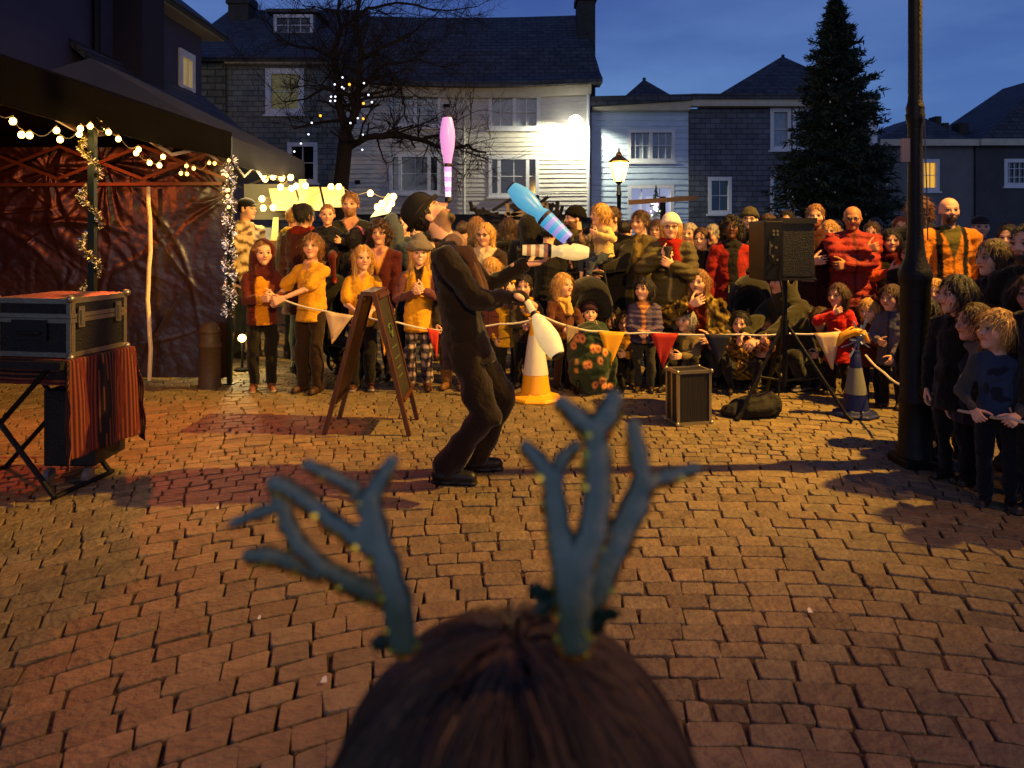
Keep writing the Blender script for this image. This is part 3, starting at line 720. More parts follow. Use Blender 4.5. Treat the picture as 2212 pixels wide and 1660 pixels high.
# slate-hung house, left
h1 = empty('slate_hung_house', (X_(590), HY, 0)); tag(h1, 'dark slate-hung house with dormer window behind the left tents and bare tree', 'house')
h1.location = (0, 0, 0)
H1 = [hole(575, 150, 655, 246, HY), hole(622, 310, 684, 394, HY)]
wall('wall', h1, X_(490), X_(738), -.1, Z_(130), HY, .12, H1, slate_wall)
wall('stone_wall', h1, X_(395), X_(489.6), -.1, Z_(127), HY-.15, .3, [], stone_wall)
cream_glow = mat('curtained_window_light', '4a4630', rough=.3, var=.5, vscale=5, stretch=(5, 1, .5), emit='a39a58', es=.16)
window(h1, H1[0], HY, (.5,), (.5,), cream_glow, fw=.16); window(h1, H1[1], HY, (.5,), (.5,), None, fw=.10)
MB().box((X_(492), HY-.32, Z_(142)), (X_(738), HY-.02, Z_(133))).build('gutter_board', trim_m, h1)
RB = 28.6; rz1 = Z_(22, RB)
roof_slab('roof', [(X_(380), HY-.5, Z_(131)), (X_(742), HY-.5, Z_(131)), (X_(742), RB, rz1), (X_(380), RB, rz1)], .14, slate_roof, h1)
dz0, dz1 = Z_(76, 26.0), Z_(30, 26.0); dx0, dx1 = X_(594, 26), X_(676, 26)
dm = MB(); dm.box((dx0-.08, 26.0, dz0-.9), (dx1+.08, 28.4, dz1)); dm.build('dormer', slate_dark, h1)
MB().box((dx0-.25, 25.8, dz1+.01), (dx1+.25, 28.6, dz1+.12)).build('dormer_roof', slate_roof, h1)
window(h1, (dx0, dx1, dz0, dz1-.08), 25.93, (.35, .68), (.5,), mat('bright_attic_window', '8d95a0', rough=.3, emit='98a4b4', es=.35, var=.3, vscale=6), fw=.08, sill=False)
cm = MB(); cm.box((X_(497, 27.5), 27.3, 7.2), (X_(540, 27.5), 28.1, Z_(12, 27.5))); cm.box((X_(493, 27.5), 27.24, Z_(12, 27.5)), (X_(544, 27.5), 28.16, Z_(-6, 27.5))); cm.build('chimney', chimney_m, h1)
# white weatherboarded house
h2 = empty('weatherboarded_house'); tag(h2, 'pale grey weatherboarded house with a bright wall lamp at its corner', 'house')
H2 = [hole(843, 203, 952, 274, HY), hole(1057, 207, 1165, 279, HY), hole(843, 334, 951, 418, HY), hole(1057, 339, 1163, 424, HY)]
eL, eR = Z_(170), Z_(186)
wall('wall', h2, X_(738.5), X_(1272), Z_(463), Z_(196), HY-.04, .12, H2, board_m, lap=.145)
wall('plinth', h2, X_(738.5), X_(1272), -.1, Z_(463)-.004, HY, .12, [], plinth_m)
fa = MB(); xs = [X_(738+k*(1276-738)/12) for k in range(13)]
fz = lambda x: Z_(174)-.16*math.sin((x-xs[0])/(xs[-1]-xs[0])*math.pi)-.06*(x-xs[0])/(xs[-1]-xs[0])
for k in range(12):
    a, b = xs[k], xs[k+1]
    fa.add([(a, HY-.16, fz(a)-.40), (b, HY-.16, fz(b)-.40), (b, HY-.30, fz(b)), (a, HY-.30, fz(a)), (a, HY, fz(a)-.40), (b, HY, fz(b)-.40), (b, HY, fz(b)), (a, HY, fz(a))], [(0, 1, 2, 3), (0, 4, 5, 1), (3, 2, 6, 7)])
fa.build('fascia', trim_m, h2)
r_ = MB(); RB2 = 28.2; rt = Z_(33, RB2)
for k in range(12):
    a, b = xs[k], xs[k+1]; c0 = X_(738+k*(1250-738)/12, RB2); c1 = X_(738+(k+1)*(1250-738)/12, RB2)
    if k == 0: a -= .1
    if k == 11: b += .32
    rows = [(-.55, 0.02, a, b), (.15, .36, a, b), (1.4, 1.5, (a*2+c0)/3, (b*2+c1)/3), (RB2-HY, None, c0, c1)]
    for q in range(3):
        (ya, za, a0, b0), (yb, zb, a1, b1) = rows[q], rows[q+1]
        zA, zB = (fz(xs[k])+za, fz(xs[k+1])+za); zC, zD = ((fz(xs[k+1])+zb, fz(xs[k])+zb) if zb is not None else (rt-.10*math.sin((k+1)/12*3.1), rt-.10*math.sin(k/12*3.1)))
        r_.add([(a0, HY+ya, zA), (b0, HY+ya, zB), (b1, HY+yb, zC), (a1, HY+yb, zD)], [(0, 1, 2, 3)])
        if q == 0: r_.add([(a0, HY+ya, zA-.13), (b0, HY+ya, zB-.13), (b0, HY+ya, zB), (a0, HY+ya, zA), (a0, HY+.3, zA-.13), (b0, HY+.3, zB-.13)], [(0, 1, 2, 3), (4, 5, 1, 0)])
r_.build('roof', slate_roof, h2)
MB().add([(X_(1276), HY, -.1), (X_(1276), HY+4.2, -.1), (X_(1276), HY+4.2, rt), (X_(1276), HY+.4, fz(xs[-1]))], [(0, 1, 2, 3)]).build('gable_wall', slate_dark, h2)
cm = MB(); cx0, cx1 = X_(1247, 26.5), X_(1284, 26.5)
cm.box((cx0, 26.2, 5.5), (cx1, 27.2, Z_(6, 26.5))); cm.box((cx0-.06, 26.14, Z_(6, 26.5)), (cx1+.06, 27.26, Z_(-8, 26.5)))
cm.tube([(cx0+.16, 26.7, Z_(-8, 26.5)), (cx0+.16, 26.7, Z_(-30, 26.5))], .11, 10); cm.tube([(cx1-.16, 26.7, Z_(-8, 26.5)), (cx1-.16, 26.7, Z_(-30, 26.5))], .11, 10)
cm.build('chimney', chimney_m, h2)
MB().tube([(X_(1003), HY-.13, Z_(205)), (X_(1003), HY-.13, Z_(463))], .045, 8).build('drainpipe', board_m, h2)
MB().tube([(X_(1270), HY-.13, Z_(205)), (X_(1270), HY-.13, Z_(470))], .055, 8).build('corner_drainpipe', white_m, h2)
for h, pn in ((H2[0], curtain_m), (H2[1], curtain_m)): window(h2, h, HY-.06, (.22, .74), (.36, .68) if h is H2[0] else (.5,), pn, mull=(.5,), fw=.09)
for h in H2[2:]: window(h2, h, HY-.06, (.5,), (.5,), None, mull=(.2, .78), fw=.09)
MB().box((X_(958), HY-.09, Z_(233)), (X_(972), HY-.03, Z_(226))).build('vent', darkgap, h2); MB().box((X_(768), HY-.09, Z_(398)), (X_(779), HY-.03, Z_(390))).build('vent', darkgap, h2)
# the flood lamp on its corner
fl = empty('wall_floodlight', tuple(P(1243, 257, HY-.45)), label='bright white floodlight fixed high at the corner of the weatherboarded wall', cat='wall lamp')
MB().box((-.16, -.02, -.05), (.16, .12, .09)).build('housing', iron_m, fl)
MB().tube([(0, .1, .03), (0, .44, .03)], .025, 8).build('bracket', iron_m, fl)
MB().ball((0, -.02, -.05), .20, 12, (1, .7, .8)).build('lamp_glass', mat('floodlight_glow', 'ffffff', emit='fffbe2', es=40), fl)
light('floodlight_light', 'SPOT', (fl.location.x, HY-.62, fl.location.z-.16), 900, (1, .93, .62), (fl.location.x-.25, HY-.06, fl.location.z-1.7), .06, 165, .3)
# low pale blue cottage
h3 = empty('pale_blue_cottage'); tag(h3, 'low pale blue slate-hung cottage with a lit shop window', 'house')
HY3 = 24.3
H3 = [hole(1357, 281, 1457, 349, HY3), hole(1357, 401, 1455, 470, HY3)]
wall('wall', h3, X_(1276, HY3)+.02, X_(1487, HY3), -.1, Z_(240, HY3), HY3, .12, H3, blueboard_m, lap=.19)
MB().add([(X_(1277, HY3), HY3-.25, Z_(241, HY3)), (X_(1487, HY3), HY3-.25, Z_(241, HY3)), (X_(1487, HY3), HY3-.35, Z_(222, HY3)), (X_(1277, HY3), HY3-.35, Z_(236, HY3)),
          (X_(1277, HY3), HY3+.1, Z_(241, HY3)), (X_(1487, HY3), HY3+.1, Z_(241, HY3)), (X_(1487, HY3), HY3+.1, Z_(222, HY3)), (X_(1277, HY3), HY3+.1, Z_(236, HY3))], [(0, 1, 2, 3), (0, 4, 5, 1), (3, 2, 6, 7), (0, 3, 7, 4)]).build('fascia', trim_m, h3)
MB().add([(X_(1272, HY3), HY3-.45, Z_(236, HY3)), (X_(1489, HY3), HY3-.45, Z_(221, HY3)), (X_(1489, HY3), HY3-.40, Z_(208, HY3)), (X_(1272, HY3), HY3-.40, Z_(213, HY3)), (X_(1489, HY3), HY3+4, Z_(212, HY3)), (X_(1272, HY3), HY3+4, Z_(215, HY3)), (X_(1489, HY3), HY3, Z_(222, HY3)), (X_(1272, HY3), HY3, Z_(237, HY3))], [(0, 1, 2, 3), (3, 2, 4, 5), (7, 6, 1, 0)]).build('parapet', slate_roof, h3)
def hip(parent, ul, ur, ut, vb, vt, Y, D=3.4):
    a, b, t = P(ul, vb, Y), P(ur, vb, Y), P(ut, vt, Y+D/2)
    MB().add([a, b, (b.x, Y+D, b.z), (a.x, Y+D, a.z), t, (t.x, Y+D, t.z)], [(0, 1, 4), (1, 2, 5, 4), (2, 3, 5), (3, 0, 4, 5)]).build('roof', slate_roof, parent)
    MB().tube([t+Vector((0, -.06, -.06)), t+Vector((0, -.06, .04))], .06, 8).build('finial', slate_roof, parent)
hip(h3, 1344, 1462, 1391, 213, 172, HY3+.4, 2.6)
window(h3, H3[0], HY3, (.16, .32, .66, .82), (.5,), curtain_m, mull=(.49,), fw=.09)
shop_m = mat('lit_shop_interior', '8a8aa0', rough=.3, var=.5, vscale=3, emit='aab4dc', es=.55)
window(h3, H3[1], HY3, (.30, .70), (), shop_m, mull=(), fw=.10, label='lit shop window with a small Christmas tree inside')
ct = empty('small_christmas_tree', tuple(P(1417, 468, HY3-.03)), label='small Christmas tree with coloured baubles in the lit shop window', cat='Christmas tree')
tm_ = MB(); rg = random.Random(5)
for k in range(140):
    z = rg.random()**.8*1.0; r = (1.05-z)*.30; a = rg.uniform(0, 6.28); tm_.bar((0, .02, z+.05), (r*math.cos(a), .02+.12*r*math.sin(a), z-.04), .03, .012)
tm_.build('branches', mat('dark_fir', '1c2a1c', rough=.9), ct)
for k in range(26):
    z = rg.uniform(.02, .55); x = rg.uniform(-1, 1)*(1.05-z)*.28
    MB().ball((x, -.05, z), .035, 6).build('bauble', mat('bauble_glow_%d' % (k % 3), 'ffffff', emit=('cfe0ff', 'ff9ad8', 'fff0b0')[k % 3], es=2.2), ct)
# grey slate house with pointed roof
h4 = empty('grey_slate_house'); tag(h4, 'grey slate-hung house with a wide pointed roof behind the fir tree', 'house')
H4 = [hole(1664, 237, 1706, 323, HY3), hole(1712, 237, 1752, 323, HY3), hole(1530, 385, 1578, 461, HY3), hole(1664, 381, 1706, 459, HY3), hole(1712, 381, 1752, 459, HY3)]
wall('wall', h4, X_(1487.5, HY3), X_(1880, HY3), Z_(490, HY3), Z_(236, HY3), HY3-.05, .12, H4, slate_dark)
wall('plinth', h4, X_(1487.5, HY3), X_(1880, HY3), -.1, Z_(490, HY3)-.003, HY3-.02, .12, [], plinth_m)
MB().box((X_(1487, HY3), HY3-.36, Z_(233, HY3)), (X_(1884, HY3), HY3+.02, Z_(219, HY3))).build('fascia', trim_m, h4)
MB().box((X_(1487, HY3), HY3-.45, Z_(219, HY3)+.002), (X_(1888, HY3), HY3+.4, Z_(208, HY3))).build('parapet', slate_roof, h4)
hip(h4, 1545, 1888, 1690, 209, 122, HY3-.3, 5.5)
for h in H4: window(h4, h, HY3-.05, (.5,) if h is H4[2] else (), (.5,), curtain_m if h[2] > 3 else None, fw=.09)
h4b = MB().box((X_(1872, HY3), HY3-.1, -.1), (X_(1892, HY3), HY3+.1, Z_(232, HY3))).build('corner_board', white_m, h4)
# far houses on the right
h5 = empty('low_dark_terrace'); tag(h5, 'low dark terraced house with one glowing yellow window right of the lamp post', 'house')
HY5 = 26.0
H5 = [hole(1984, 346, 2028, 412, HY5)]
wall('wall', h5, X_(1893, HY5), X_(2103, HY5), -.1, Z_(316, HY5), HY5, .12, H5, mat('dim_grey_render', '65676a', rough=.85, bump=.4, bscale=14, var=.15, vscale=1.5))
yel = mat('lit_yellow_blind', 'caa040', rough=.5, emit='f2b23c', es=.85, var=.0)
window(h5, H5[0], HY5, (.3, .6), (.5,), yel, fw=.10)
MB().box((X_(1893, HY5), HY5-.3, Z_(317, HY5)), (X_(2104, HY5), HY5+.02, Z_(303, HY5))).build('fascia', trim_m, h5)
hip(h5, 1893, 2100, 1990, 302, 252, HY5-.3, 4)
for u, v0, v1 in ((2012, 254, 280), (2028, 268, 290), (2062, 268, 292)): MB().box((X_(u, 28), 27.7, 4.3), (X_(u+(12 if u < 2050 else 20), 28), 28.2, Z_(v0, 28))).build('chimney', chimney_m, h5)
h6 = empty('dark_corner_house'); tag(h6, 'black silhouetted house with a steep roof at the far right', 'house')
H6 = [hole(2166, 346, 2222, 402, HY5)]
wall('wall', h6, X_(2104, HY5), X_(2420, HY5), -.1, Z_(316, HY5), HY5-.1, .12, H6, mat('black_render', '434548', rough=.85, bump=.4, bscale=14, var=.15, vscale=1.5))
window(h6, H6[0], HY5-.1, (.2, .4, .6, .8), (.33, .66), None, fw=.10)
MB().box((X_(2104, HY5), HY5-.4, Z_(317, HY5)), (X_(2420, HY5), HY5-.08, Z_(303, HY5))).build('fascia', trim_m, h6)
hip(h6, 2122, 2480, 2260, 302, 165, HY5-.4, 5)
# near building on the left, seen along its wall
nb_ = empty('purple_rendered_building'); tag(nb_, 'tall purple-grey rendered building with a narrow lit window at the top left', 'building')
bx, by0, by1, bz = -7.5, 4.0, 18.0, 6.1
wy0, wy1 = FL*7.5/(CU-388), FL*7.5/(CU-405.5)
purple = mat('purple_render', '3c3a52', rough=.9, bump=.3, bscale=25, var=.08, vscale=1.5)
mb = MB(); zz0, zz1 = 3.98, 5.45; wy0, wy1 = 16.85, 17.45
for a, b, c, d in ((by0, wy0, -.1, bz), (wy1, by1, -.1, bz), (wy0, wy1, -.1, zz0), (wy0, wy1, zz1, bz)):
    mb.add([(bx, a, c), (bx, b, c), (bx, b, d), (bx, a, d)], [(0, 3, 2, 1)][::1])
mb.add([(bx, by1, -.1), (bx-6, by1, -.1), (bx-6, by1, bz), (bx, by1, bz)], [(0, 3, 2, 1)])
mb.add([(bx, by0, -.1), (bx-6, by0, -.1), (bx-6, by0, bz), (bx, by0, bz)], [(0, 1, 2, 3)])
mb.build('wall', purple, nb_)
wm = MB()
for a, b, c, d in ((wy0-.1, wy0+.05, zz0-.1, zz1+.1), (wy1-.05, wy1+.1, zz0-.1, zz1+.1), (wy0+.05, wy1-.05, zz0-.1, zz0+.06), (wy0+.05, wy1-.05, zz1-.06, zz1+.1), (wy0+.05, wy1-.05, (zz0+zz1)/2-.03, (zz0+zz1)/2+.03), ((wy0+wy1)/2-.015, (wy0+wy1)/2+.015, zz0+.06, zz1-.06)):
    wm.box((bx-.06, a, c), (bx+.05, b, d))
ww = wm.build('window', white_m, nb_); MB().box((bx-.1, wy0, zz0), (bx-.07, wy1, zz1)).build('pane', mat('lit_upstairs_window', 'c8a850', emit='e6c25a', es=.75), ww)
MB().box((bx-.1, by0-.2, bz+.003), (bx+.38, by1+.4, bz+.10)).build('soffit', trim_m, nb_)
roof_slab('roof', [(bx+.5, by0-.3, bz+.11), (bx+.5, by1+.5, bz+.11), (bx-3.4, by1+.5, bz+3.2), (bx-3.4, by0-.3, bz+3.2)], .12, slate_roof, nb_)
MB().tube([(bx+.09, 13.3, .2), (bx+.09, 13.3, bz)], .07, 8).build('drainpipe', iron_m, nb_)
MB().box((bx, 14.0, -.1), (bx+.55, 14.9, 8.4)).build('chimney_breast', mat('dark_purple_render', '26222e', rough=.9, bump=.3, bscale=25), nb_)
roof_slab('lean_to_roof', [(bx+1.9, 12.6, 3.1), (bx+1.9, 18.1, 3.1), (bx+.01, 18.1, 4.7), (bx+.01, 12.6, 4.7)], .10, slate_roof, nb_)
MB().box((bx+.02, 12.8, -.1), (bx+1.75, 17.9, 3.0)).build('lean_to', purple, nb_)
bark_m = mat('bark', '1c1511', rough=.95, bump=1., bscale=22, var=.35, vscale=8, stretch=(1, 1, .3))
# ------------------------------------------------------------------ bare tree with fairy lights
def bare_tree():
    Y = 15.; t = empty('bare_tree', (0, 0, 0), label='leafless tree hung with fairy lights in front of the weatherboarded house', cat='tree')
    rg = random.Random(21); tk = MB(); tw = MB()
    def q(u, v, dy=0):
        p = P(u, v, Y+dy); return Vector((p.x, Y+dy, p.z))
    def grow(p, d, L, r, depth, mb=None):
        n = 5; pts = [p]; rad = [r]
        for i in range(n):
            d = (d+Vector((rg.uniform(-1, 1), rg.uniform(-1, 1), rg.uniform(-1, 1)))*.20+Vector((0, 0, .03))).normalized()
            p = p+d*L/n; pts.append(p); rad.append(r*(1-.45*(i+1)/n))
        (tk if r > .03 else tw).tube(pts, rad, 6 if r > .02 else 3, False)
        if depth <= 0: return
        for k in range(4 if depth > 1 else 5):
            j = rg.randint(1, n); ax = Vector((rg.uniform(-1, 1), rg.uniform(-1, 1), rg.uniform(-.7, .9)))
            nd = (d+ax*1.0).normalized(); grow(pts[j], nd, L*rg.uniform(.5, .75), max(rad[j]*.55, .004), depth-1)
    tk.tube([q(728, 600), q(734, 470), q(737, 400), q(744, 330), (q(748, 290))], [.21, .17, .15, .145, .14], 12)
    limbs = [([(748, 295), (736, 240), (728, 190), (722, 120), (735, 60), (730, -40)], .095, .3), ([(748, 295), (768, 235), (776, 190), (782, 120), (770, 40), (788, -60)], .10, -.4),
             ([(776, 195), (800, 172), (845, 162), (862, 175), (872, 215), (880, 262)], .055, -.9), ([(752, 320), (790, 298), (850, 292), (905, 304), (960, 322), (1010, 315), (1050, 330)], .075, -1.2),
             ([(782, 130), (830, 100), (880, 80), (930, 40)], .05, .5), ([(722, 130), (690, 110), (640, 100), (600, 75)], .045, .4), ([(730, 200), (700, 190), (660, 215), (610, 220)], .04, -.5),
             ([(740, 60), (790, 20), (860, 5), (960, 25), (1030, 15)], .04, .6), ([(770, 60), (720, 20), (660, 15)], .035, -.3), ([(776, 190), (830, 140), (900, 130), (980, 150)], .035, .9), ([(905, 304), (950, 290), (985, 265)], .025, -1.4)]
    for pts, r, dy in limbs:
        n = len(pts)-1; pp = [q(u, v, dy*i/n) for i, (u, v) in enumerate(pts)]; fine = []
        for i in range(n):
            for s in range(3): fine.append(pp[i].lerp(pp[i+1], s/3)+Vector((rg.uniform(-.03, .03),)*3))
        fine.append(pp[-1]); N_ = len(fine); rad = [r*(1-.75*i/(N_-1)) for i in range(N_)]
        tk.tube(fine, rad, 8, False)
        for i in range(2, N_):
            for k in range(2 if r > .05 else 2):
                d = (fine[i]-fine[i-1]).normalized(); nd = (d*.5+Vector((rg.uniform(-1, 1), rg.uniform(-1, 1), rg.uniform(-.8, .9)))).normalized()
                grow(fine[i], nd, rg.uniform(.45, 1.0), max(rad[i]*.4, .009), 2)
    tk.build('trunk', bark_m, t, smooth=True); tw.build('twigs', bark_m, t)
    f = empty('tree_fairy_lights', label='loose string of white and amber fairy lights hanging in the bare tree', cat='fairy lights')
    ws = [(1243, 633), (1180, 690), (1150, 790), (1185, 790), (1145, 825), (1183, 823), (1240, 712), (1255, 725), (1455, 775), (1483, 835), (1368, 965), (1308, 1005), (993, 1003), (966, 1097), (905, 1172), (850, 1237), (1410, 1100), (1405, 1223), (1418, 680)]
    am = [(1300, 690), (1415, 845), (1063, 945), (1412, 970)]
    conv = lambda c: ((560+c[0]/2.765)/1.3648, (c[1]/2.765)/1.3648)
    for cs, mt, r in ((ws, mat('white_led', 'ffffff', emit='eef2ff', es=2.6), .018), (am, mat('amber_led', 'ffc040', emit='ffb52e', es=2), .026)):
        for c in cs:
            u, v = conv(c); MB().ball(q(u, v, -.6), r, 6).build('bulb', mt, f, smooth=True)
    wr = MB(); pts = [q(*conv(c), -.6)+Vector((0, .01, 0)) for c in sorted(ws+am, key=lambda c: c[1])]; wr.tube(pts, .004, 4); wr.build('wire', iron_m, f)
bare_tree()
# ------------------------------------------------------------------ big fir tree
def fir():
    Y = 13.; X = (1806-CU)/FL*Y; t = empty('fir_tree', (X, Y, 0), label='tall dark unlit Christmas fir tree standing beside the black lamp post', cat='fir tree')
    rg = random.Random(4); rs = np.random.RandomState(9)
    top = CH+(CV+14)/FL*Y
    MB().tube([(0, 0, 0), (0, 0, 2.5), (0, 0, top)], [.13, .09, .012], 10).build('trunk', bark_m, t, smooth=True)
    br = MB(); V = []; F = []; C = []; n = 0
    prof = [(.75, .86), (1.2, .97), (1.8, .98), (2.3, .92), (2.8, .80), (3.3, .70), (3.8, .56), (4.3, .44), (4.8, .28), (5.2, .15), (top, .03)]
    z = .7
    while z < top-.1:
        R = np.interp(z, [p[0] for p in prof], [p[1] for p in prof]); k = int(7+R*12)
        for j in range(k):
            a = rg.uniform(0, 6.283); L = R*rg.uniform(.6, 1.15)*(1.12 if rg.random() < .15 else 1); rise = rg.uniform(.05, .45) if z > 3 else rg.uniform(-.15, .25)
            p0 = A((0, 0, z)); d = A((math.cos(a), math.sin(a), rise-.15)); pts = [p0, p0+d*L*.5, p0+d*L+A((0, 0, .12*L))]
            br.tube([tuple(p) for p in pts], [.014, .009, .004], 3, False)
            m_ = int(90*L/.9)+22
            tt = rs.uniform(.12, 1.02, m_); base = pts[0]+(pts[2]-pts[0])*tt[:, None]
            off = rs.normal(size=(m_, 3))*A((.075, .075, .045))*(1-.45*tt[:, None])*min(1, L+.25); c0 = base+off
            dd = rs.normal(size=(m_, 3))*.6+d*.8+A((0, 0, .25 if z > 3 else -.1)); dd /= np.linalg.norm(dd, axis=1)[:, None]
            ll = rs.uniform(.05, .12, m_)[:, None]; ww = np.cross(dd, rs.normal(size=(m_, 3))); ww /= np.linalg.norm(ww, axis=1)[:, None]
            ww *= rs.uniform(.010, .021, m_)[:, None]
            V.append(np.stack([c0-ww, c0+ww, c0+dd*ll+ww*.3, c0+dd*ll-ww*.3], 1).reshape(-1, 3)); q_ = np.arange(m_)*4
            F.append(np.stack([q_, q_+1, q_+2, q_+3], 1)+n); n += m_*4
            g = rs.uniform(.6, 1.5, m_)[:, None]*A((.020, .034, .018)); C.append(np.repeat(g, 4, 0))
        z += .085
    br.build('branches', bark_m, t)
    npmesh('crown', np.vstack(V), np.vstack(F), np.vstack(C), mat('fir_needles', attr=True, rough=.8), t)
    bm_ = MB()
    for k in range(60):
        z = rg.uniform(.9, 4.6); R = np.interp(z, [p[0] for p in prof], [p[1] for p in prof])*rg.uniform(.55, .95); a = rg.uniform(3.3, 6.1)
        bm_.ball((R*math.cos(a), R*math.sin(a), z), .013, 5, (1, 1, 1.6))
    f = bm_.build('unlit_bulbs', mat('clear_bulb', 'd8d0c0', rough=.2, emit='c8b890', es=.02)); f.location = (X, Y, 0); f.name = 'fir_tree_lights'
    tag(f, 'tiny unlit lights strung over the big fir tree', 'fairy lights', kind='stuff')
fir()
# ------------------------------------------------------------------ black gazebo on the left
alu_m = mat('tent_pole_metal', '8a8078', rough=.35, metal=.8, bump=.1)
canvas_m = mat('brown_black_canvas', '0b0806', rough=1., spec=.05, bump=.3, bscale=120, var=.15, vscale=3)
navy_m = mat('navy_canvas', '20263c', rough=.85, bump=.25, bscale=90, var=.15, vscale=3)
tarp_m = mat('black_plastic_sheet', '260f0a', rough=.35, bump=.4, bscale=9, spec=.9, var=.3, vscale=4)
GX, GY0, GY1, GXL = -2.62, 2.3, 6.95, -5.7
def canopy(t, x0, x1, y0, y1, ze, zt, val, m, apex=None, gable=False):
    mb = MB(); c = apex or [((x0+x1)/2, (y0+y1)/2)]; n = 10
    ax0, ay0 = c[0]; ax1, ay1 = c[-1]
    def strip_(p0, p1, q0, q1):            # eave edge p0-p1, ridge edge q0-q1, a little slack in the cloth
        for i in range(n):
            for j in range(5):
                def pt(s, t_):
                    a = Vector(p0).lerp(Vector(p1), s); b = Vector(q0).lerp(Vector(q1), s); p = a.lerp(b, t_)
                    p.z -= .10*math.sin(math.pi*t_)*math.sin(math.pi*s)+.03*math.sin(math.pi*s)*(1-t_); return p
                s0, s1, t0, t1 = i/n, (i+1)/n, j/5, (j+1)/5
                mb.add([pt(s0, t0), pt(s1, t0), pt(s1, t1), pt(s0, t1)], [(0, 1, 2, 3)])
    A0, A1 = (ax0, ay0, zt), (ax1, ay1, zt)
    strip_((x1, y0, ze), (x1, y1, ze), A0, A1); strip_((x0, y1, ze), (x0, y0, ze), A1, A0)
    strip_((x0, y0, ze), (x1, y0, ze), A0, A0); strip_((x1, y1, ze), (x0, y1, ze), A1, A1)
    o = mb.build('canopy', m, t, smooth=True, weld=True); sd = o.modifiers.new('cloth', 'SOLIDIFY'); sd.thickness = .012
    vb = MB()
    for a, b in (((x1, y0), (x1, y1)), ((x0, y0), (x1, y0)), ((x1, y1), (x0, y1)), ((x0, y1), (x0, y0))):
        k = 26; nx, ny = (b[1]-a[1]), -(b[0]-a[0]); l = math.hypot(nx, ny); nx /= l; ny /= l
        pr = None
        for i in range(k+1):
            s = i/k; x, y = a[0]+(b[0]-a[0])*s, a[1]+(b[1]-a[1])*s; sag = .03*math.sin(math.pi*s)
            w0, w1 = .012*math.sin(s*31), .020*math.sin(s*23+1)
            cur = ((x+nx*w0*.3, y+ny*w0*.3, ze-sag+.003), (x+nx*(.012+w0), y+ny*(.012+w0), ze-val*.5-sag), (x+nx*(.02+w1), y+ny*(.02+w1), ze-val-sag*1.2))
            if pr: vb.add([*pr, *cur], [(0, 3, 4, 1), (1, 4, 5, 2)])
            pr = cur
    v = vb.build('valance', m, t, smooth=True, weld=True); sd = v.modifiers.new('cloth', 'SOLIDIFY'); sd.thickness = .008
def struts(mb, a, b, z0, z1, n):
    a, b = Vector(a), Vector(b)
    for i in range(n):
        p, q_ = a.lerp(b, i/n), a.lerp(b, (i+1)/n); lo, hi = z0, z1
        mb.bar((p.x, p.y, hi if i % 2 else lo), (q_.x, q_.y, lo if i % 2 else hi), .014, .028); mb.bar((p.x, p.y+.02, lo if i % 2 else hi), (q_.x, q_.y+.02, hi if i % 2 else lo), .014, .028)
g1 = empty('gazebo', label='black-brown gazebo with plastic sheet walls and fairy lights on the left', cat='tent')
canopy(g1, GXL, GX, GY0, GY1, 2.34, 2.86, .25, canvas_m, [(-4.15, 3.9), (-4.15, 5.3)])
for i, (x, y) in enumerate(((GX+.0, GY1-.03), (GX-.02, 4.69), (GX-.02, GY0+.05), (GXL+.05, GY1-.03), (GXL+.05, GY0+.05))):
    MB().box((x-.02, y-.02, 0), (x+.02, y+.02, 2.3)).box((x-.05, y-.05, -.001), (x+.05, y+.05, .012)).build('leg', mat('dark_green_metal', '1c241c', rough=.4, metal=.5), g1)
sm = MB(); struts(sm, (GX-.05, GY0, 0), (GX-.05, 4.69, 0), 2.02, 2.25, 2); struts(sm, (GX-.05, 4.69, 0), (GX-.05, GY1, 0), 2.02, 2.25, 2); struts(sm, (GXL, GY1-.12, 0), (GX, GY1-.12, 0), 1.90, 2.2, 4)
sm.bar((GX-.05, GY1-.08, 1.86), (GXL, GY1-.08, 1.84), .02, .03); sm.build('truss', mat('dull_tent_metal', '6a4a38', rough=.4, metal=.6), g1)
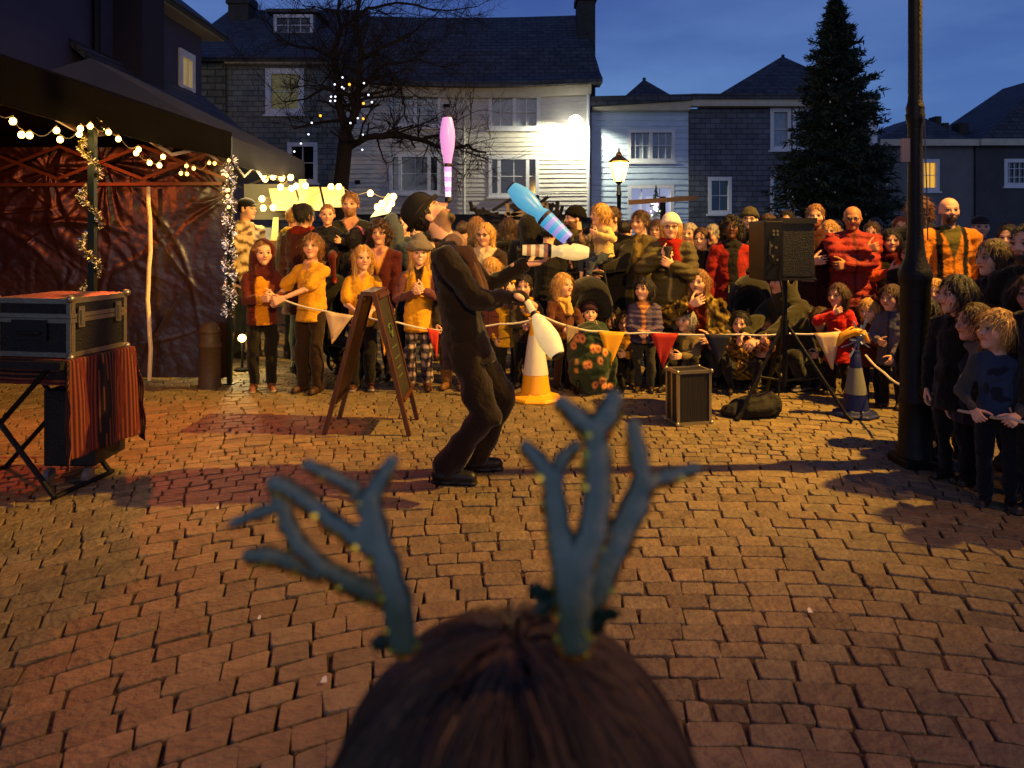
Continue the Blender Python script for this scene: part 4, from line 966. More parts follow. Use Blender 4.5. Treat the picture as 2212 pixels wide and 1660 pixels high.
def sheet(name, p0, p1, z0, z1, nrm, seed, m, parent, nx=150, nz=110, amp=.05, pin=()):
    u = np.linspace(0, 1, nx); v = np.linspace(0, 1, nz); U, V_ = np.meshgrid(u, v, indexing='ij'); L_ = math.hypot(p1[0]-p0[0], p1[1]-p0[1])
    X = np.stack([U*L_, V_*(z1-z0)], -1); D = 0; rg = np.random.RandomState(seed)
    for q in range(46):
        a = rg.uniform(-.9, .9)+(.0 if rg.rand() < .6 else 1.2); c = rg.uniform(0, 1, 2)*A((L_, z1-z0)); t_ = (X-c)@A((math.cos(a), math.sin(a))); n_ = (X-c)@A((-math.sin(a), math.cos(a)))
        n_ = n_+.10*np.sin(t_*3+q); w = rg.uniform(.007, .035); D = D+rg.uniform(.1, .55)*np.exp(-(n_/w)**2)*np.exp(-(t_/rg.uniform(.3, .8))**2)
    for px, pz in pin:                      # creases running out of a pinned point
        dx, dz = X[..., 0]-px*L_, X[..., 1]-pz*(z1-z0); an = np.arctan2(dz, dx); rr = np.hypot(dx, dz); D = D+.55*np.sin(an*9+4*np.sin(rr*4)+2*np.sin(an*5))*np.exp(-rr/.6)*np.minimum(rr*6, 1)
    D = D+.30*np.abs(np_noise(X+.08*np_noise(X, 7, 3)[..., None], 11, seed))+.4*np_noise(X, 3, seed+1)+.22*np.abs(np_noise(X+.05*np_noise(X, 15, 4)[..., None], 30, seed+2))+.10*np.abs(np_noise(X, 60, seed+5))
    D *= amp*np.minimum(1, 12*U*(1-U)+.15)
    P0, P1 = A((*p0, z0)), A((*p1, z0)); pts = P0+(P1-P0)*U[..., None]+A((0, 0, z1-z0))*V_[..., None]+A((*nrm, 0))*D[..., None]
    I = np.arange(nx*nz).reshape(nx, nz); Q = np.stack([I[:-1, :-1], I[1:, :-1], I[1:, 1:], I[:-1, 1:]], -1).reshape(-1, 4)
    return npmesh(name, pts.reshape(-1, 3), Q, np.ones((nx*nz, 3)), m, parent)
sheet('back_wall', (GXL, GY1-.02), (GX-.02, GY1-.02), .06, 2.2, (0, -1), 5, tarp_m, g1, 300, 190, .026, ((.62, .93), (.995, .80), (.45, .9)))
sheet('side_wall', (GXL, GY0), (GXL, GY1), .02, 2.2, (1, 0), 9, tarp_m, g1, 90, 60)
sm = MB(); zx = P(323, 0, 6.84).x; sm.tube([(zx+.012*math.sin(k*.9), 6.84-.01*(k % 2), .05+k*.148) for k in range(13)], .019, 8); sm.build('white_strap', mat('pale_webbing', 'f0d8b0', rough=.6, bump=.3), g1)
# tinsel, string lights
def tinsel(name, pts, r, n, cols, label, seed):
    rg = random.Random(seed); mb = MB(); pts = [Vector(p) for p in pts]; N_ = len(pts)-1
    for k in range(n):
        s = rg.random()*N_; i = min(int(s), N_-1); p = pts[i].lerp(pts[i+1], s-i); d = Vector((rg.gauss(0, 1), rg.gauss(0, 1), rg.gauss(0, .7))).normalized()
        q_ = p+d*r*rg.uniform(.4, 1.1); w = d.orthogonal().normalized()*(.0045 if r < .05 else .007); mb.m = rg.randrange(len(cols)); mb.add([p-w, p+w, q_+w.cross(d), q_-w], [(0, 1, 2, 3)])
    mb.m = 0; mb.tube(pts, .006, 5); return tag(mb.build(name, cols), label, 'tinsel')
gold = mat('gold_foil', 'a89c5c', rough=.18, metal=1.); silv = mat('silver_foil', 'c8c0c8', rough=.15, metal=1.); glint = mat('foil_glint', 'ffdca0', rough=.2, metal=.2, emit='ffcf88', es=.5)
glint2 = mat('foil_glint_white', 'fff0e0', rough=.2, metal=.2, emit='ffe0c8', es=.8)  # both glint foils glow faintly: sparkle put into the material
tx, ty = GX-.02, 4.69
tinsel('gold_tinsel', [(tx+.05*math.cos(k*.55), ty-.02+.05*math.sin(k*.55), 2.12-k*.0265) for k in range(52)], .034, 1700, [gold, gold, gold, gold, silv, glint], 'gold tinsel wound around the front gazebo pole behind the flight case', 3)
tx, ty = GX+.0, GY1-.03
tinsel('silver_tinsel', [(tx+.022*math.cos(k*.8), ty+.022*math.sin(k*.8), 2.10-k*.0275) for k in range(54)], .060, 5200, [silv, silv, gold, silv, silv, gold, glint2], 'silver tinsel wound around the gazebo corner pole beside the children', 4)
bulb_m = mat('warm_bulb', 'ffd080', emit='ffc860', es=12); bulb_s = mat('small_warm_bulb', 'ffd080', emit='ffc05a', es=6)
def bulbs(name, cs, label, cat, mt, r, wire=True, Yf=None, conv=None, halo=None):
    t = empty(name, label=label, cat=cat); pts = []
    for c in cs:
        u, v = conv(c) if conv else c[:2]; Y = Yf(u) if callable(Yf) else Yf; p = P(u, v, Y); pts.append(p); b = MB(); b.ball(p, r, 7, (1, 1, 1.15)); b.build('bulb', mt, t, smooth=True)
    if wire:
        w_ = MB(); fine = []
        for a, b in zip(pts, pts[1:]):
            for k in range(6): q_ = a.lerp(b, k/6); q_.z += .03-.10*math.sin(math.pi*k/6)*min(1, (b-a).length*2); fine.append(q_)
        fine.append(pts[-1]+Vector((0, 0, .03))); w_.tube(fine, .0022, 5); w_.build('wire', mat('clear_wire', '8a7a50', rough=.4), t)
    return t
cv = lambda c: (c[0]/3.774, c[1]/3.774)
EY = lambda u: min(6.8, 2.56*FL/(CU-u))
bulbs('string_lights', [(-90, 900), (105, 990), (175, 1100), (240, 1105), (460, 1065), (490, 1140), (645, 1095), (655, 1050), (735, 1030), (885, 1080), (965, 1135), (1130, 1220), (1110, 1250), (1220, 1330), (1300, 1350), (1330, 1280)],
      'string of large glowing star-like bulbs along the gazebo edge', 'string lights', bulb_m, .017, Yf=EY, conv=cv)
bulbs('string_lights', [(1475, 1415), (1525, 1420), (1520, 1355), (1580, 1375), (1705, 1330), (1750, 1335), (1865, 1310), (1850, 1432), (1862, 1550), (1855, 1600), (1865, 1690)], 'small glowing bulbs running to the tinsel-wrapped corner pole', 'string lights', bulb_s, .014, Yf=EY, conv=cv)
for i, (x, y, z, e) in enumerate(((GX-.1, 4.5, 1.98, 16), (GX-.1, 5.5, 1.96, 14), (GX-.1, 6.5, 1.85, 8))): light('string_glow', 'POINT', (x, y, z), e*.7, (1, .62, .2), size=.25)
light('red_fill', 'POINT', (-4.4, 5.3, 2.0), 34, (1, .16, .03), size=.12)  # added unseen point light that reddens the plastic sheet walls
# ------------------------------------------------------------------ second gazebo: market stall behind
g2 = empty('gazebo', label='navy peaked market gazebo behind the black one, lit from underneath', cat='tent')
canopy(g2, -6.4, -2.78, 7.15, 9.95, 2.36, 3.35, .26, navy_m, [(-4.7, 8.3), (-4.7, 8.8)])
for x, y in ((-2.8, 7.2), (-2.8, 9.9), (-5.85, 9.9), (-5.85, 7.2)): MB().box((x-.02, y-.02, 0), (x+.02, y+.02, 2.34)).build('leg', alu_m, g2)
sm = MB(); struts(sm, (-2.84, 7.2, 0), (-2.84, 9.9, 0), 2.0, 2.28, 4); struts(sm, (-5.8, 9.85, 0), (-2.84, 9.85, 0), 2.0, 2.28, 4); sm.build('truss', alu_m, g2)
panel_m = mat('cream_canvas_panel', 'e8d69a', rough=.7, emit='f4d780', es=.16)  # lamplight on the panels is put in as a faint glow
st = empty('market_stall', label='market stall with warmly lit cream display panels behind the crowd', cat='market stall')
def panel(u0, v0, u1, v1, u2, v2, u3, v3, Y, name='display_panel', m=None, dy=.12):
    a = [P(u0, v0, Y), P(u1, v1, Y), P(u2, v2, Y+dy), P(u3, v3, Y+dy)]; b = [p+Vector((0, .03, 0)) for p in a]
    MB().add(a+b, [(0, 1, 2, 3), (7, 6, 5, 4), (0, 4, 5, 1), (1, 5, 6, 2), (2, 6, 7, 3), (3, 7, 4, 0)]).build(name, m or panel_m, st)
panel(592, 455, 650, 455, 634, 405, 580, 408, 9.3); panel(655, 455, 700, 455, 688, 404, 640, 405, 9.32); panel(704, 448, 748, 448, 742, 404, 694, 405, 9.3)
panel(646, 470, 660, 470, 660, 388, 646, 388, 9.2, 'post', dy=0)
panel(575, 610, 600, 610, 600, 470, 590, 470, 9.1, 'counter_side', mat('cream_board', 'd8c890', rough=.7), 0)
panel(530, 600, 588, 600, 586, 492, 530, 492, 9.6, 'freezer', mat('pale_blue_panel', 'a8b4c4', rough=.5), 0)
panel(527, 475, 640, 475, 640, 398, 527, 398, 9.75, 'shutter', mat('grey_shutter', '8f8e80', rough=.6, bump=.3, bscale=5, stretch=(.1, .1, 6)), 0)
panel(560, 600, 760, 600, 760, 520, 560, 520, 9.0, 'counter', mat('stall_counter', '6a4a28', rough=.7), 0)
panel(800, 470, 838, 462, 858, 424, 838, 418, 9.2, 'tilted_glass_case', mat('lit_glass_case', 'cfc8a0', rough=.2, emit='ffe9a8', es=.8), .3)
panel(790, 520, 828, 520, 832, 470, 800, 470, 9.3, 'case_body', mat('dark_case', '2a2a26', rough=.5), .3)
bulbs('string_lights', [(573, 387), (590, 382), (609, 385), (628, 384), (606, 405), (630, 408), (566, 430), (640, 403), (660, 402), (590, 449), (569, 450), (715, 404), (732, 404), (800, 418), (850, 425), (846, 440), (838, 452), (825, 440), (815, 448)], 'cluster of big glowing bulbs hung across the market stall', 'string lights', bulb_m, .036, Yf=9.0)
light('stall_glow', 'POINT', (-2.9, 8.6, 2.0), 60, (1, .72, .30), size=.2); light('stall_glow', 'POINT', (-1.7, 8.7, 1.9), 38, (1, .75, .35), size=.2)
lb = empty('ground_lamp', tuple(P(523, 0, 7.6).xy)+(0,), label='bare glowing bulb near the ground behind the tinselled pole', cat='lamp')
MB().ball((0, 0, .33), .04, 10).build('bulb', bulb_m, lb, smooth=True); MB().tube([(0, 0, 0), (0, 0, .3)], .012, 6).lathe([(.08, 0), (.08, .02), (.02, .03)], 12).build('stand', iron_m, lb); light('ground_lamp_light', 'POINT', (lb.location.x, 7.5, .35), 14, (1, .75, .3), size=.05)
# barrow of goods and timber stall at the back centre
wb = empty('timber_barrow', label='timber handcart heaped with dark goods below the weatherboarded house', cat='cart')
mb = MB(); Y = 13.
for (u0, v0, u1, v1) in ((1090, 462, 1200, 470), (1096, 440, 1104, 520), (1104, 466, 1180, 440), (1180, 438, 1188, 520), (1090, 478, 1200, 484)):
    a, b = P(u0, v0, Y), P(u1, v1, Y); mb.bar(a, b, .06, .06)
mb.build('frame', mat('pale_timber', 'b89a6a', rough=.7, bump=.3), wb)
mb = MB(); rg = random.Random(8)
for k in range(46): p = P(rg.uniform(1020, 1215), rg.uniform(446, 478), Y+rg.uniform(.05, .6)); mb.bar(p, p+Vector((rg.uniform(-.35, .35), rg.uniform(-.1, .1), rg.uniform(-.08, .22))), rg.uniform(.03, .09), rg.uniform(.03, .07))
mb.build('heaped_goods', mat('dark_goods', '3a342c', rough=.9), wb)
MB().box((P(1010, 0, Y).x, Y+.1, 0), (P(1225, 0, Y).x, Y+.9, P(0, 482, Y).z)).build('cart_body', plinth_m, wb)
sg = empty('signpost', tuple(P(1432, 0, 12).xy)+(0,), label='wooden fingerpost with horizontal arm in front of the blue cottage', cat='signpost')
MB().tube([(0, 0, 0), (0, 0, P(0, 425, 12).z)], .045, 8).build('post', iron_m, sg)
a, b = P(1358, 438, 12), P(1505, 428, 12); MB().bar((a.x-sg.location.x, -.02, a.z), (b.x-sg.location.x, -.03, b.z), .06, .075).build('arm', mat('tan_wood', 'a0723c', rough=.6, bump=.3), sg)
# ------------------------------------------------------------------ lanterns
def street_lantern():
    Y = 15.; X = (1337-CU)/FL*Y; t = empty('street_lamp', (X, Y, 0), label='lit old-fashioned street lantern in front of the blue cottage', cat='street lamp')
    zt = CH-(398-CV)/FL*Y
    MB().lathe([(.11, 0), (.11, .5), (.07, .6), (.045, .75), (.04, zt-.25), (.06, zt-.22), (.045, zt-.18), (.035, zt-.02)], 14).build('post', iron_m, t, smooth=True)
    MB().lathe([(.03, zt-.02), (.09, zt+.04), (.10, zt+.05)], 4, Matrix.Rotation(R_(45), 4, 'Z')).build('base', iron_m, t)
    MB().lathe([(.10, zt+.055), (.20, zt+.42), (.20, zt+.425)], 8).build('glass', mat('lantern_glow', 'ffc060', emit='ffb648', es=14), t)
    c = MB(); c.lathe([(.20, zt+.43), (.21, zt+.455), (.10, zt+.55), (.06, zt+.56), (.06, zt+.60), (.02, zt+.66), (.015, zt+.72)], 8)
    for k in range(4): a = k*math.pi/2+.4; c.bar((.10*math.cos(a), .10*math.sin(a), zt+.05), (.185*math.cos(a), .185*math.sin(a), zt+.43), .014, .014)
    c.build('cap', mat('gilt_iron', '6a4a1c', rough=.5, metal=.4), t)
    light('street_lamp_light', 'POINT', (X, Y-.25, zt+.3), 110, (1, .68, .28), size=.15)
street_lantern()
def big_post():
    Y = 4.55; X = (1977-CU)/FL*Y; t = empty('lamp_post', (X, Y, 0), label='tall black cast-iron lamp post standing among the children on the right', cat='lamp post')
    z = lambda v: CH-(v-CV)/FL*Y
    prof = [(.108, 0), (.108, .10), (.096, .115), (.090, .36), (.096, .375), (.096, .40), (.086, .42), (.084, z(620)), (.092, z(605)), (.097, z(592)), (.088, z(583)), (.062, z(560)), (.050, z(530)), (.045, z(500)), (.041, z(330)), (.042, z(276)), (.050, z(262)), (.056, z(250)), (.048, z(243)), (.054, z(236)), (.048, z(228)), (.042, z(220)), (.040, z(205)), (.038, 5.0)]
    MB().lathe(prof, 28).build('shaft', iron_m, t, smooth=True)
    MB().box((-.115, -.115, -.02), (.115, .115, .05)).build('base', iron_m, t, bevel=.01)
    c = MB(); c.tube([(0, 0, 5.0), (.3, .0, 5.5), (1.2, .0, 5.7)], .03, 8); c.build('bracket', iron_m, t)
    MB().lathe([(.05, 0), (.2, .08), (.22, .1), (.05, .3)], 10, Matrix.Translation((1.3, 0, 5.55))).build('lantern', iron_m, t)
    s = MB(); s.box((P(1946, 0, Y).x-X, -.015, z(350)), (P(1966, 0, Y).x-X, .002, z(300))); s.build('paper_notice', mat('pinkish_paper', '9a8480', rough=.7), t)
    MB().tube([(.055, 0, z(240)), (.060, -.02, z(420)), (.066, -.02, z(520))], .004, 5).build('cable', mat('grey_cable', '6a6560', rough=.5), t)
big_post()
# the flood lamps that light the ring, on masts at the edge of the square
for (x, y, z), aim, lb_ in ((KEY, (-1, 5.4, 0), 'tall mast with an orange flood lamp right of the square'), (FRONT, (0, 7.2, 1.4), 'mast with a warm flood lamp behind the viewer'), ((5.5, .4, 4.6), (.5, 1.5, .2), 'mast with an amber flood lamp behind the viewer on the right')):
    t = empty('lamp_mast', (x+.25, y-.15, 0), label=lb_, cat='lamp mast')
    MB().tube([(0, 0, 0), (0, 0, z+.15), (-.15, .09, z+.3)], [.06, .04, .03], 10).build('mast', iron_m, t)
    d = (Vector(aim)-Vector((x, y, z))).normalized(); M_ = Matrix.Translation(Vector((x, y, z))-t.location-d*.14) @ d.to_track_quat('-Z', 'Y').to_matrix().to_4x4()
    MB().lathe([(.05, .12), (.11, .10), (.15, -.02), (.145, -.02), (.10, .08)], 14, M_).build('hood', iron_m, t)
# ------------------------------------------------------------------ bollard
bo = empty('bollard', tuple(P(453, 0, 6.76).xy)+(0,), label='dark iron bollard with a domed top beside the gazebo wall', cat='bollard')
MB().lathe([(.105, 0), (.105, .02), (.098, .04), (.094, .36), (.102, .37), (.106, .385), (.102, .40), (.092, .41), (.090, .50), (.098, .505), (.100, .52), (.092, .53), (.086, .545), (.07, .575), (.04, .595), (.012, .60)], 24).build('post', mat('painted_iron', '4c3c2e', rough=.5, bump=.3, bscale=50), bo, smooth=True)
# ------------------------------------------------------------------ flight case, cloth and stands
edge_m = mat('aluminium_edging', 'a09880', rough=.38, metal=.85, bump=.15); ply_m = mat('black_case_panel', '141312', rough=.55, bump=.3, bscale=90)
top_m = mat('red_lit_case_top', '5a3a34', rough=.55, bump=.15, bscale=60, var=.1)  # red lamplight on the lid top is put into its colour
fc = empty('flight_case', (-2.37, 4.0, .74), R_(-1.5), 'large black flight case with aluminium edges on the striped cloth', 'flight case')
W_, D_, H_ = .46, .44, .315
fc.rotation_euler = (0, 0, R_(-10))
MB().box((-W_+.006, .006, .006), (-.006, D_-.006, H_*.66)).build('body', ply_m, fc); ld = MB().box((-W_+.006, .006, H_*.67), (-.006, D_-.006, H_-.004)).build('lid', ply_m, fc)
MB().box((-W_+.02, .02, H_-.004), (-.02, D_-.02, H_+.001)).build('lid_top', top_m, fc)
e = MB(); w = .026
for z0, z1 in ((0, w), (H_*.66-w*.9, H_*.66), (H_*.67, H_*.67+w*.9), (H_-w, H_+.002)):
    e.box((-W_, -.002, z0), (0.002, w*.2, z1)); e.box((-w*.2, -.002+w*.2+.001, z0), (.002, D_+.002, z1)); e.box((-W_-.002, .0035+w*.2, z0), (-W_+w*.2, D_+.002, z1)); e.box((-W_+.01, D_-.004, z0), (-.01, D_+.003, z1))
for x in (-W_, -w+.004):
    for z0, z1 in ((w+.001, H_*.66-w*.9-.001), (H_*.67+w*.9+.001, H_-w-.001)): e.box((x-.001, -.0035, z0), (x+w-.003, w*.2, z1))
for y in (0.006, D_-w):
    for z0, z1 in ((w+.001, H_*.66-w*.9-.001), (H_*.67+w*.9+.001, H_-w-.001)): e.box((-w*.2, y, z0), (.0035, y+w, z1))
e.box((-W_, 0.006, H_-.003), (-W_+w, D_, H_+.003)); e.box((-w, .006, H_-.003), (.0, D_, H_+.0035)); e.box((-W_+w+.001, .006, H_-.003), (-w-.001, w, H_+.003)); e.box((-W_+w+.001, D_-w, H_-.003), (-w-.001, D_, H_+.003))
e.build('edging', edge_m, fc)
for x, y in ((0, 0), (0, D_), (-W_, 0)):
    for z in (0, H_): MB().ball((x, y, z), .022, 8).build('corner_ball', edge_m, fc, smooth=True)
for y in (.07, D_-.08): k = MB(); k.box((.003, y-.022, H_*.50), (.012, y+.022, H_*.86)); k.box((.012, y-.012, H_*.55), (.020, y+.012, H_*.80)); k.build('latch', edge_m, fc)
k = MB(); k.box((-.36, -.008, .09), (-.14, -.001, .20)); k.build('handle_dish', mat('dark_steel', '3a3835', rough=.4, metal=.8), fc); MB().tube([(-.32, -.012, .13), (-.30, -.03, .13), (-.20, -.03, .13), (-.18, -.012, .13)], .008, 8).build('handle', ply_m, fc)
# striped cloth
def cloth():
    nx, ny = 70, 130; V = []; C = []; x0, x1, y0, y1 = -.62, .035, -.06, .47; zt = .735; drop = .56
    t = []
    red, dk, tn = A(lin('642016')), A(lin('160b09')), A(lin('8a4a2c'))
    for i in range(nx):
        for j in range(ny):
            s = -.62+(1.22)*i/(nx-1); r = -.20+.82*j/(ny-1)     # s runs over the top and down the right side
            x = min(s, x1); dx = max(0, s-x1); y = max(y0, min(y1, r)); dy = max(0, r-y1)+max(0, y0-r); sg_ = 1 if r > y1 else -1
            d = max(dx, dy)+min(dx, dy)*.35; z = zt-d*.93; fl_ = .03*d
            X = x+fl_*(dx > 0)+.014*math.sin(r*30+1)*min(1, dx*4)+(.12*min(dx, dy)); Y = y+sg_*(fl_ if dy > 0 else 0)+sg_*.12*min(dx, dy)+.014*math.sin(s*30)*min(1, dy*4)
            V.append((X, Y, max(z, .06))); q_ = r*118+.4*math.sin(s*5); k = abs(math.sin(q_)); h2_ = math.sin(r*19+.5)
            c = red*(.7+.5*k) if h2_ > -.35 else dk*1.4
            if k < .30: c = dk
            elif k > .96: c = tn
            C.append(c)
    I = np.arange(nx*ny).reshape(nx, ny); Q = np.stack([I[:-1, :-1], I[1:, :-1], I[1:, 1:], I[:-1, 1:]], -1).reshape(-1, 4)
    o = npmesh('striped_cloth', A(V), Q, A(C), mat('striped_cotton', attr=True, rough=.85, bump=.4, bscale=200)); o.location = fc.location.copy(); o.location.z = 0; o.rotation_euler = (0, 0, R_(-10))
    sb = o.modifiers.new('sub', 'SUBSURF'); sb.levels = sb.render_levels = 1; sd = o.modifiers.new('cloth', 'SOLIDIFY'); sd.thickness = .004
    tag(o, 'red and dark striped cloth hanging down under the flight case', 'cloth')
cloth()
tb = empty('folding_stand', (-2.75, 4.02, 0), R_(-10), 'black folding X-leg stand under the flight case', 'stand')
MB().box((-.42, -.05, .69), (.40, .48, .73)).build('top', ply_m, tb)
for y in (0.0, .42):
    for a, b in (((-.36, .0), (.30, .69)), ((.34, .0), (-.26, .69))): MB().tube([(a[0], y-.02, .012), (b[0], y-.02, b[1])], .014, 8).build('leg', iron_m, tb)
for x in (.34, -.36): MB().tube([(x, -.02, .014), (x, .42, .014)], .013, 8).build('foot_bar', iron_m, tb)
tr = empty('black_crate', tuple(P(185, 0, 4.35).xy)+(0,), label='black crate on castors mostly hidden under the striped cloth', cat='crate')
MB().box((-.16, -.14, .09), (.13, .2, .52)).build('body', ply_m, tr, bevel=.01); 
for x in (-.12, .10): MB().tube([(x-.015, -.15, .045), (x+.015, -.15, .045)], .042, 14).build('castor', mat('grey_rubber', '6a6560', rough=.5), tr)
# ------------------------------------------------------------------ A-board
ab = empty('a_board', (-1.0, 5.4, 0), label='wooden A-frame chalkboard sign standing open on the setts', cat='sign board')
wood_m = mat('varnished_wood', '4a2814', rough=.5, bump=.3, bscale=30, var=.3, vscale=10, stretch=(1, 1, .2)); chalk_m = mat('worn_chalkboard', '2a2318', rough=.7, bump=.3, bscale=30, var=.4, vscale=6)
yn, yf = -.22, .22; zt = .975; apx = .045
for sx, xb, nm in ((-1, -.305, 'back_panel'), (1, .285, 'front_panel')):
    f = MB(); at = lambda s, y: Vector((sx*apx+(xb-sx*apx)*s, y, zt-(zt-.0)*s))
    for y in (yn, yf): f.bar(at(0, y), at(1, y), .035, .03)
    f.bar(at(.02, yn+.0185), at(.02, yf-.0185), .03, .06, (sx, 0, .3)); f.bar(at(.76, yn+.0185), at(.76, yf-.0185), .03, .05, (sx, 0, .3)); f.build('frame', wood_m, ab)
    p = [at(.04, yn+.02), at(.04, yf-.02), at(.75, yf-.02), at(.75, yn+.02)]; n = Vector((sx, 0, .3)).normalized()*.006
    MB().add([q_-n for q_ in p]+[q_+n for q_ in p], [(0, 1, 2, 3), (7, 6, 5, 4), (0, 4, 5, 1), (1, 5, 6, 2), (2, 6, 7, 3), (3, 7, 4, 0)]).build(nm, chalk_m if sx > 0 else wood_m, ab)
    if sx > 0:
        c = at(.28, 0)+n*1.5; k = MB(); t1 = Vector((0, 1, 0)); t2 = (at(1, 0)-at(0, 0)).normalized()
        for q_ in range(9): a = q_*.7; k.bar(c+t1*.05*math.cos(a)+t2*.05*math.sin(a), c+t1*.05*math.cos(a+.7)+t2*.05*math.sin(a+.7), .016, .004)
        for dz_ in (.12, .2, .27, .33): k.bar(c+t2*dz_-t1*.1, c+t2*dz_+t1*(.1-.03*(dz_ > .2)), .003, .006)
        k.build('chalk_drawing', mat('green_chalk', '5a6a34', rough=.9), ab)
MB().bar((0, yn-.01, zt+.01), (0, yf+.01, zt+.01), .10, .03).build('hinge_rail', wood_m, ab)
# ------------------------------------------------------------------ traffic cones
def cone(u, Y, label, c1, c2, c3, H=.74, rot=20, k=1):
    t = empty('traffic_cone', tuple(P(u, 0, Y).xy)+(0,), R_(rot), label, 'traffic cone', 'traffic cones holding up the bunting')
    MB().lathe([(.215*k, 0), (.225*k, .015), (.21*k, .035*k), (.14*k, .055*k), (.12*k, .075*k)], 8).build('base', c1, t, bevel=.004)
    MB().lathe([(.125*k, .07*k), (.112*k, .15*k), (.105*k, .22*k)], 28).build('lower_cone', c1, t, smooth=True)
    MB().lathe([(.108*k, .22*k), (.060*k, .74*H)], 28).build('reflective_sleeve', c2, t, smooth=True)
    MB().lathe([(.058*k, .74*H), (.036, H-.03), (.034, H-.028), (.034, H), (.028, H+.004)], 20).build('tip', c3, t, smooth=True)
yc = mat('yellow_cone_plastic', 'e0a018', rough=.45, bump=.1, bscale=60); rs_ = mat('reflective_sleeve', 'cfc8c0', rough=.4, bump=.3, bscale=220)
cone(1157, 6.28, 'yellow traffic cone with pale reflective sleeve beside the juggler', yc, rs_, yc)
bc = mat('blue_cone_plastic', '111a52', rough=.45, bump=.1, bscale=60)
cone(1848, 5.75, 'blue traffic cone with a grey sleeve in front of the red-coated girl', bc, mat('grey_sleeve', '77786a', rough=.5, bump=.3, bscale=200), bc, .50, 5, .78)
hp_ = empty('toy_pile', tuple(P(1848, 0, 5.75).xy)+(.52,), label='yellow banana-shaped toy and foil scraps on the blue cone', cat='toy')
MB().tube([(-.14, 0, .02), (-.10, 0, .09), (-.02, 0, .13), (.06, 0, .11), (.10, 0, .05)], [.012, .032, .038, .030, .01], 10).build('banana', mat('yellow_toy', 'e8a01c', rough=.5), hp_, smooth=True)
mb = MB(); rg = random.Random(2)
for k in range(34):
    p = Vector((rg.uniform(-.05, .10), rg.uniform(-.05, .05), rg.uniform(-.02, .20))); mb.bar((.03, 0, .06), p+Vector((rg.uniform(-.05, .05), 0, rg.uniform(-.06, .06))), .012, .006)
mb.build('foil_strips', mat('blue_white_foil', '8aa0c0', rough=.3, metal=.5), hp_)
# ------------------------------------------------------------------ speaker on its tripod, amp case, bag
SY = 5.75; sx_ = P(1695, 0, SY).x
sp_ = empty('loudspeaker', (sx_, SY, 0), label='large black loudspeaker on top of the tripod stand', cat='loudspeaker')
z = lambda v: CH-(v-CV)/FL*SY
x = lambda u: (u-CU)/FL*SY-sx_
MB().box((x(1672), -.16, z(598)), (x(1742), .18, z(480))).build('cabinet', mat('black_plastic', '0c0b08', rough=.5, bump=.4, bscale=120), sp_, bevel=.012)
MB().box((x(1632), -.20, z(604)), (x(1671), .17, z(478))).build('control_panel', mat('black_steel', '0b0a09', rough=.45, metal=.4), sp_, bevel=.01)
for a_, b_ in ((z(600)-.012, z(600)+.006), (z(484), z(472))): MB().box((x(1667), -.17, a_), (x(1746), .19, b_)).build('rim', mat('dark_brown_trim', '15100b', rough=.5), sp_)
k = MB(); rg = random.Random(6)
for u, v in ((1650, 500), (1658, 500), (1650, 507), (1658, 507), (1645, 530), (1655, 534), (1648, 552), (1658, 560)): MB().tube([(x(u), -.205, z(v)), (x(u), -.222, z(v))], .010, 10).build('knob', mat('grey_knob', '5a5640', rough=.4), sp_)
k = MB(); k.tube([(x(1643), -.21, z(520)), (x(1638), -.26, z(548)), (x(1652), -.25, z(570)), (x(1662), -.26, z(550)), (x(1660), -.22, z(590)), (x(1672), -.2, z(640)), (x(1680), -.05, z(760)), (x(1676), -.05, z(900))], .006, 6); k.build('cable', mat('black_cable', '0c0c0c', rough=.5), sp_)
ts = empty('speaker_stand', (sx_, SY, 0), label='black tripod stand with splayed legs carrying the loudspeaker', cat='speaker stand')
MB().tube([(0, 0, .22), (0, 0, z(600)-.013)], .019, 10).build('pole', iron_m, ts); MB().tube([(0, 0, .62), (0, 0, .74)], .032, 10).build('collar', iron_m, ts)
for a in (205, 330, 90):
    c_, s_ = math.cos(R_(a)), math.sin(R_(a)); e_ = (.46*c_, .46*s_, .02)
    MB().tube([(.02*c_, .02*s_, .70), e_], .014, 8).tube([(e_[0]*.93, e_[1]*.93, .06), (e_[0]*1.04, e_[1]*1.04, .013)], .02, 8).build('leg', iron_m, ts)
    MB().tube([(.02*c_, .02*s_, .27), (.26*c_, .26*s_, .32)], .009, 6).build('brace', iron_m, ts)
ca = empty('small_flight_case', (P(1497, 0, 5.4).x, 5.45, 0), R_(14), 'small upright black flight case with metal edges in front of the crowd', 'flight case')
x0, x1, y0, y1, h = -.12, .15, -.02, .17, .40
MB().box((x0+.004, y0+.004, .012), (x1-.004, y1-.004, h-.004)).build('body', mat('ribbed_black_laminate', '12100e', rough=.6, bump=.5, bscale=60, stretch=(1, 1, .05)), ca)
e = MB(); w = .018
for X0, X1 in ((x0-.002, x0+w), (x1-w, x1+.002)):
    for Y0, Y1 in ((y0-.002, y0+w), (y0+.085, y0+.105), (y1-w, y1+.002)): e.box((X0, Y0, .01), (X1, Y1, h))
for zz in (.008, h-w): e.box((x0-.001, y0-.004, zz), (x1+.001, y0+w, zz+w+.003)); e.box((x1-w, y0+.001, zz+.001), (x1+.004, y1+.001, zz+w+.004)); e.box((x0-.004, y0+.001, zz+.001), (x0+w, y1+.001, zz+w+.004)); e.box((x0, y1-w, zz), (x1, y1+.003, zz+w+.002))
e.build('edging', edge_m, ca)
for xx in (x0, x1):
    for zz in (.018, h-.004):
        for yy in (y0, y1): MB().ball((xx, yy, zz), .017, 8).build('corner_ball', edge_m, ca, smooth=True)
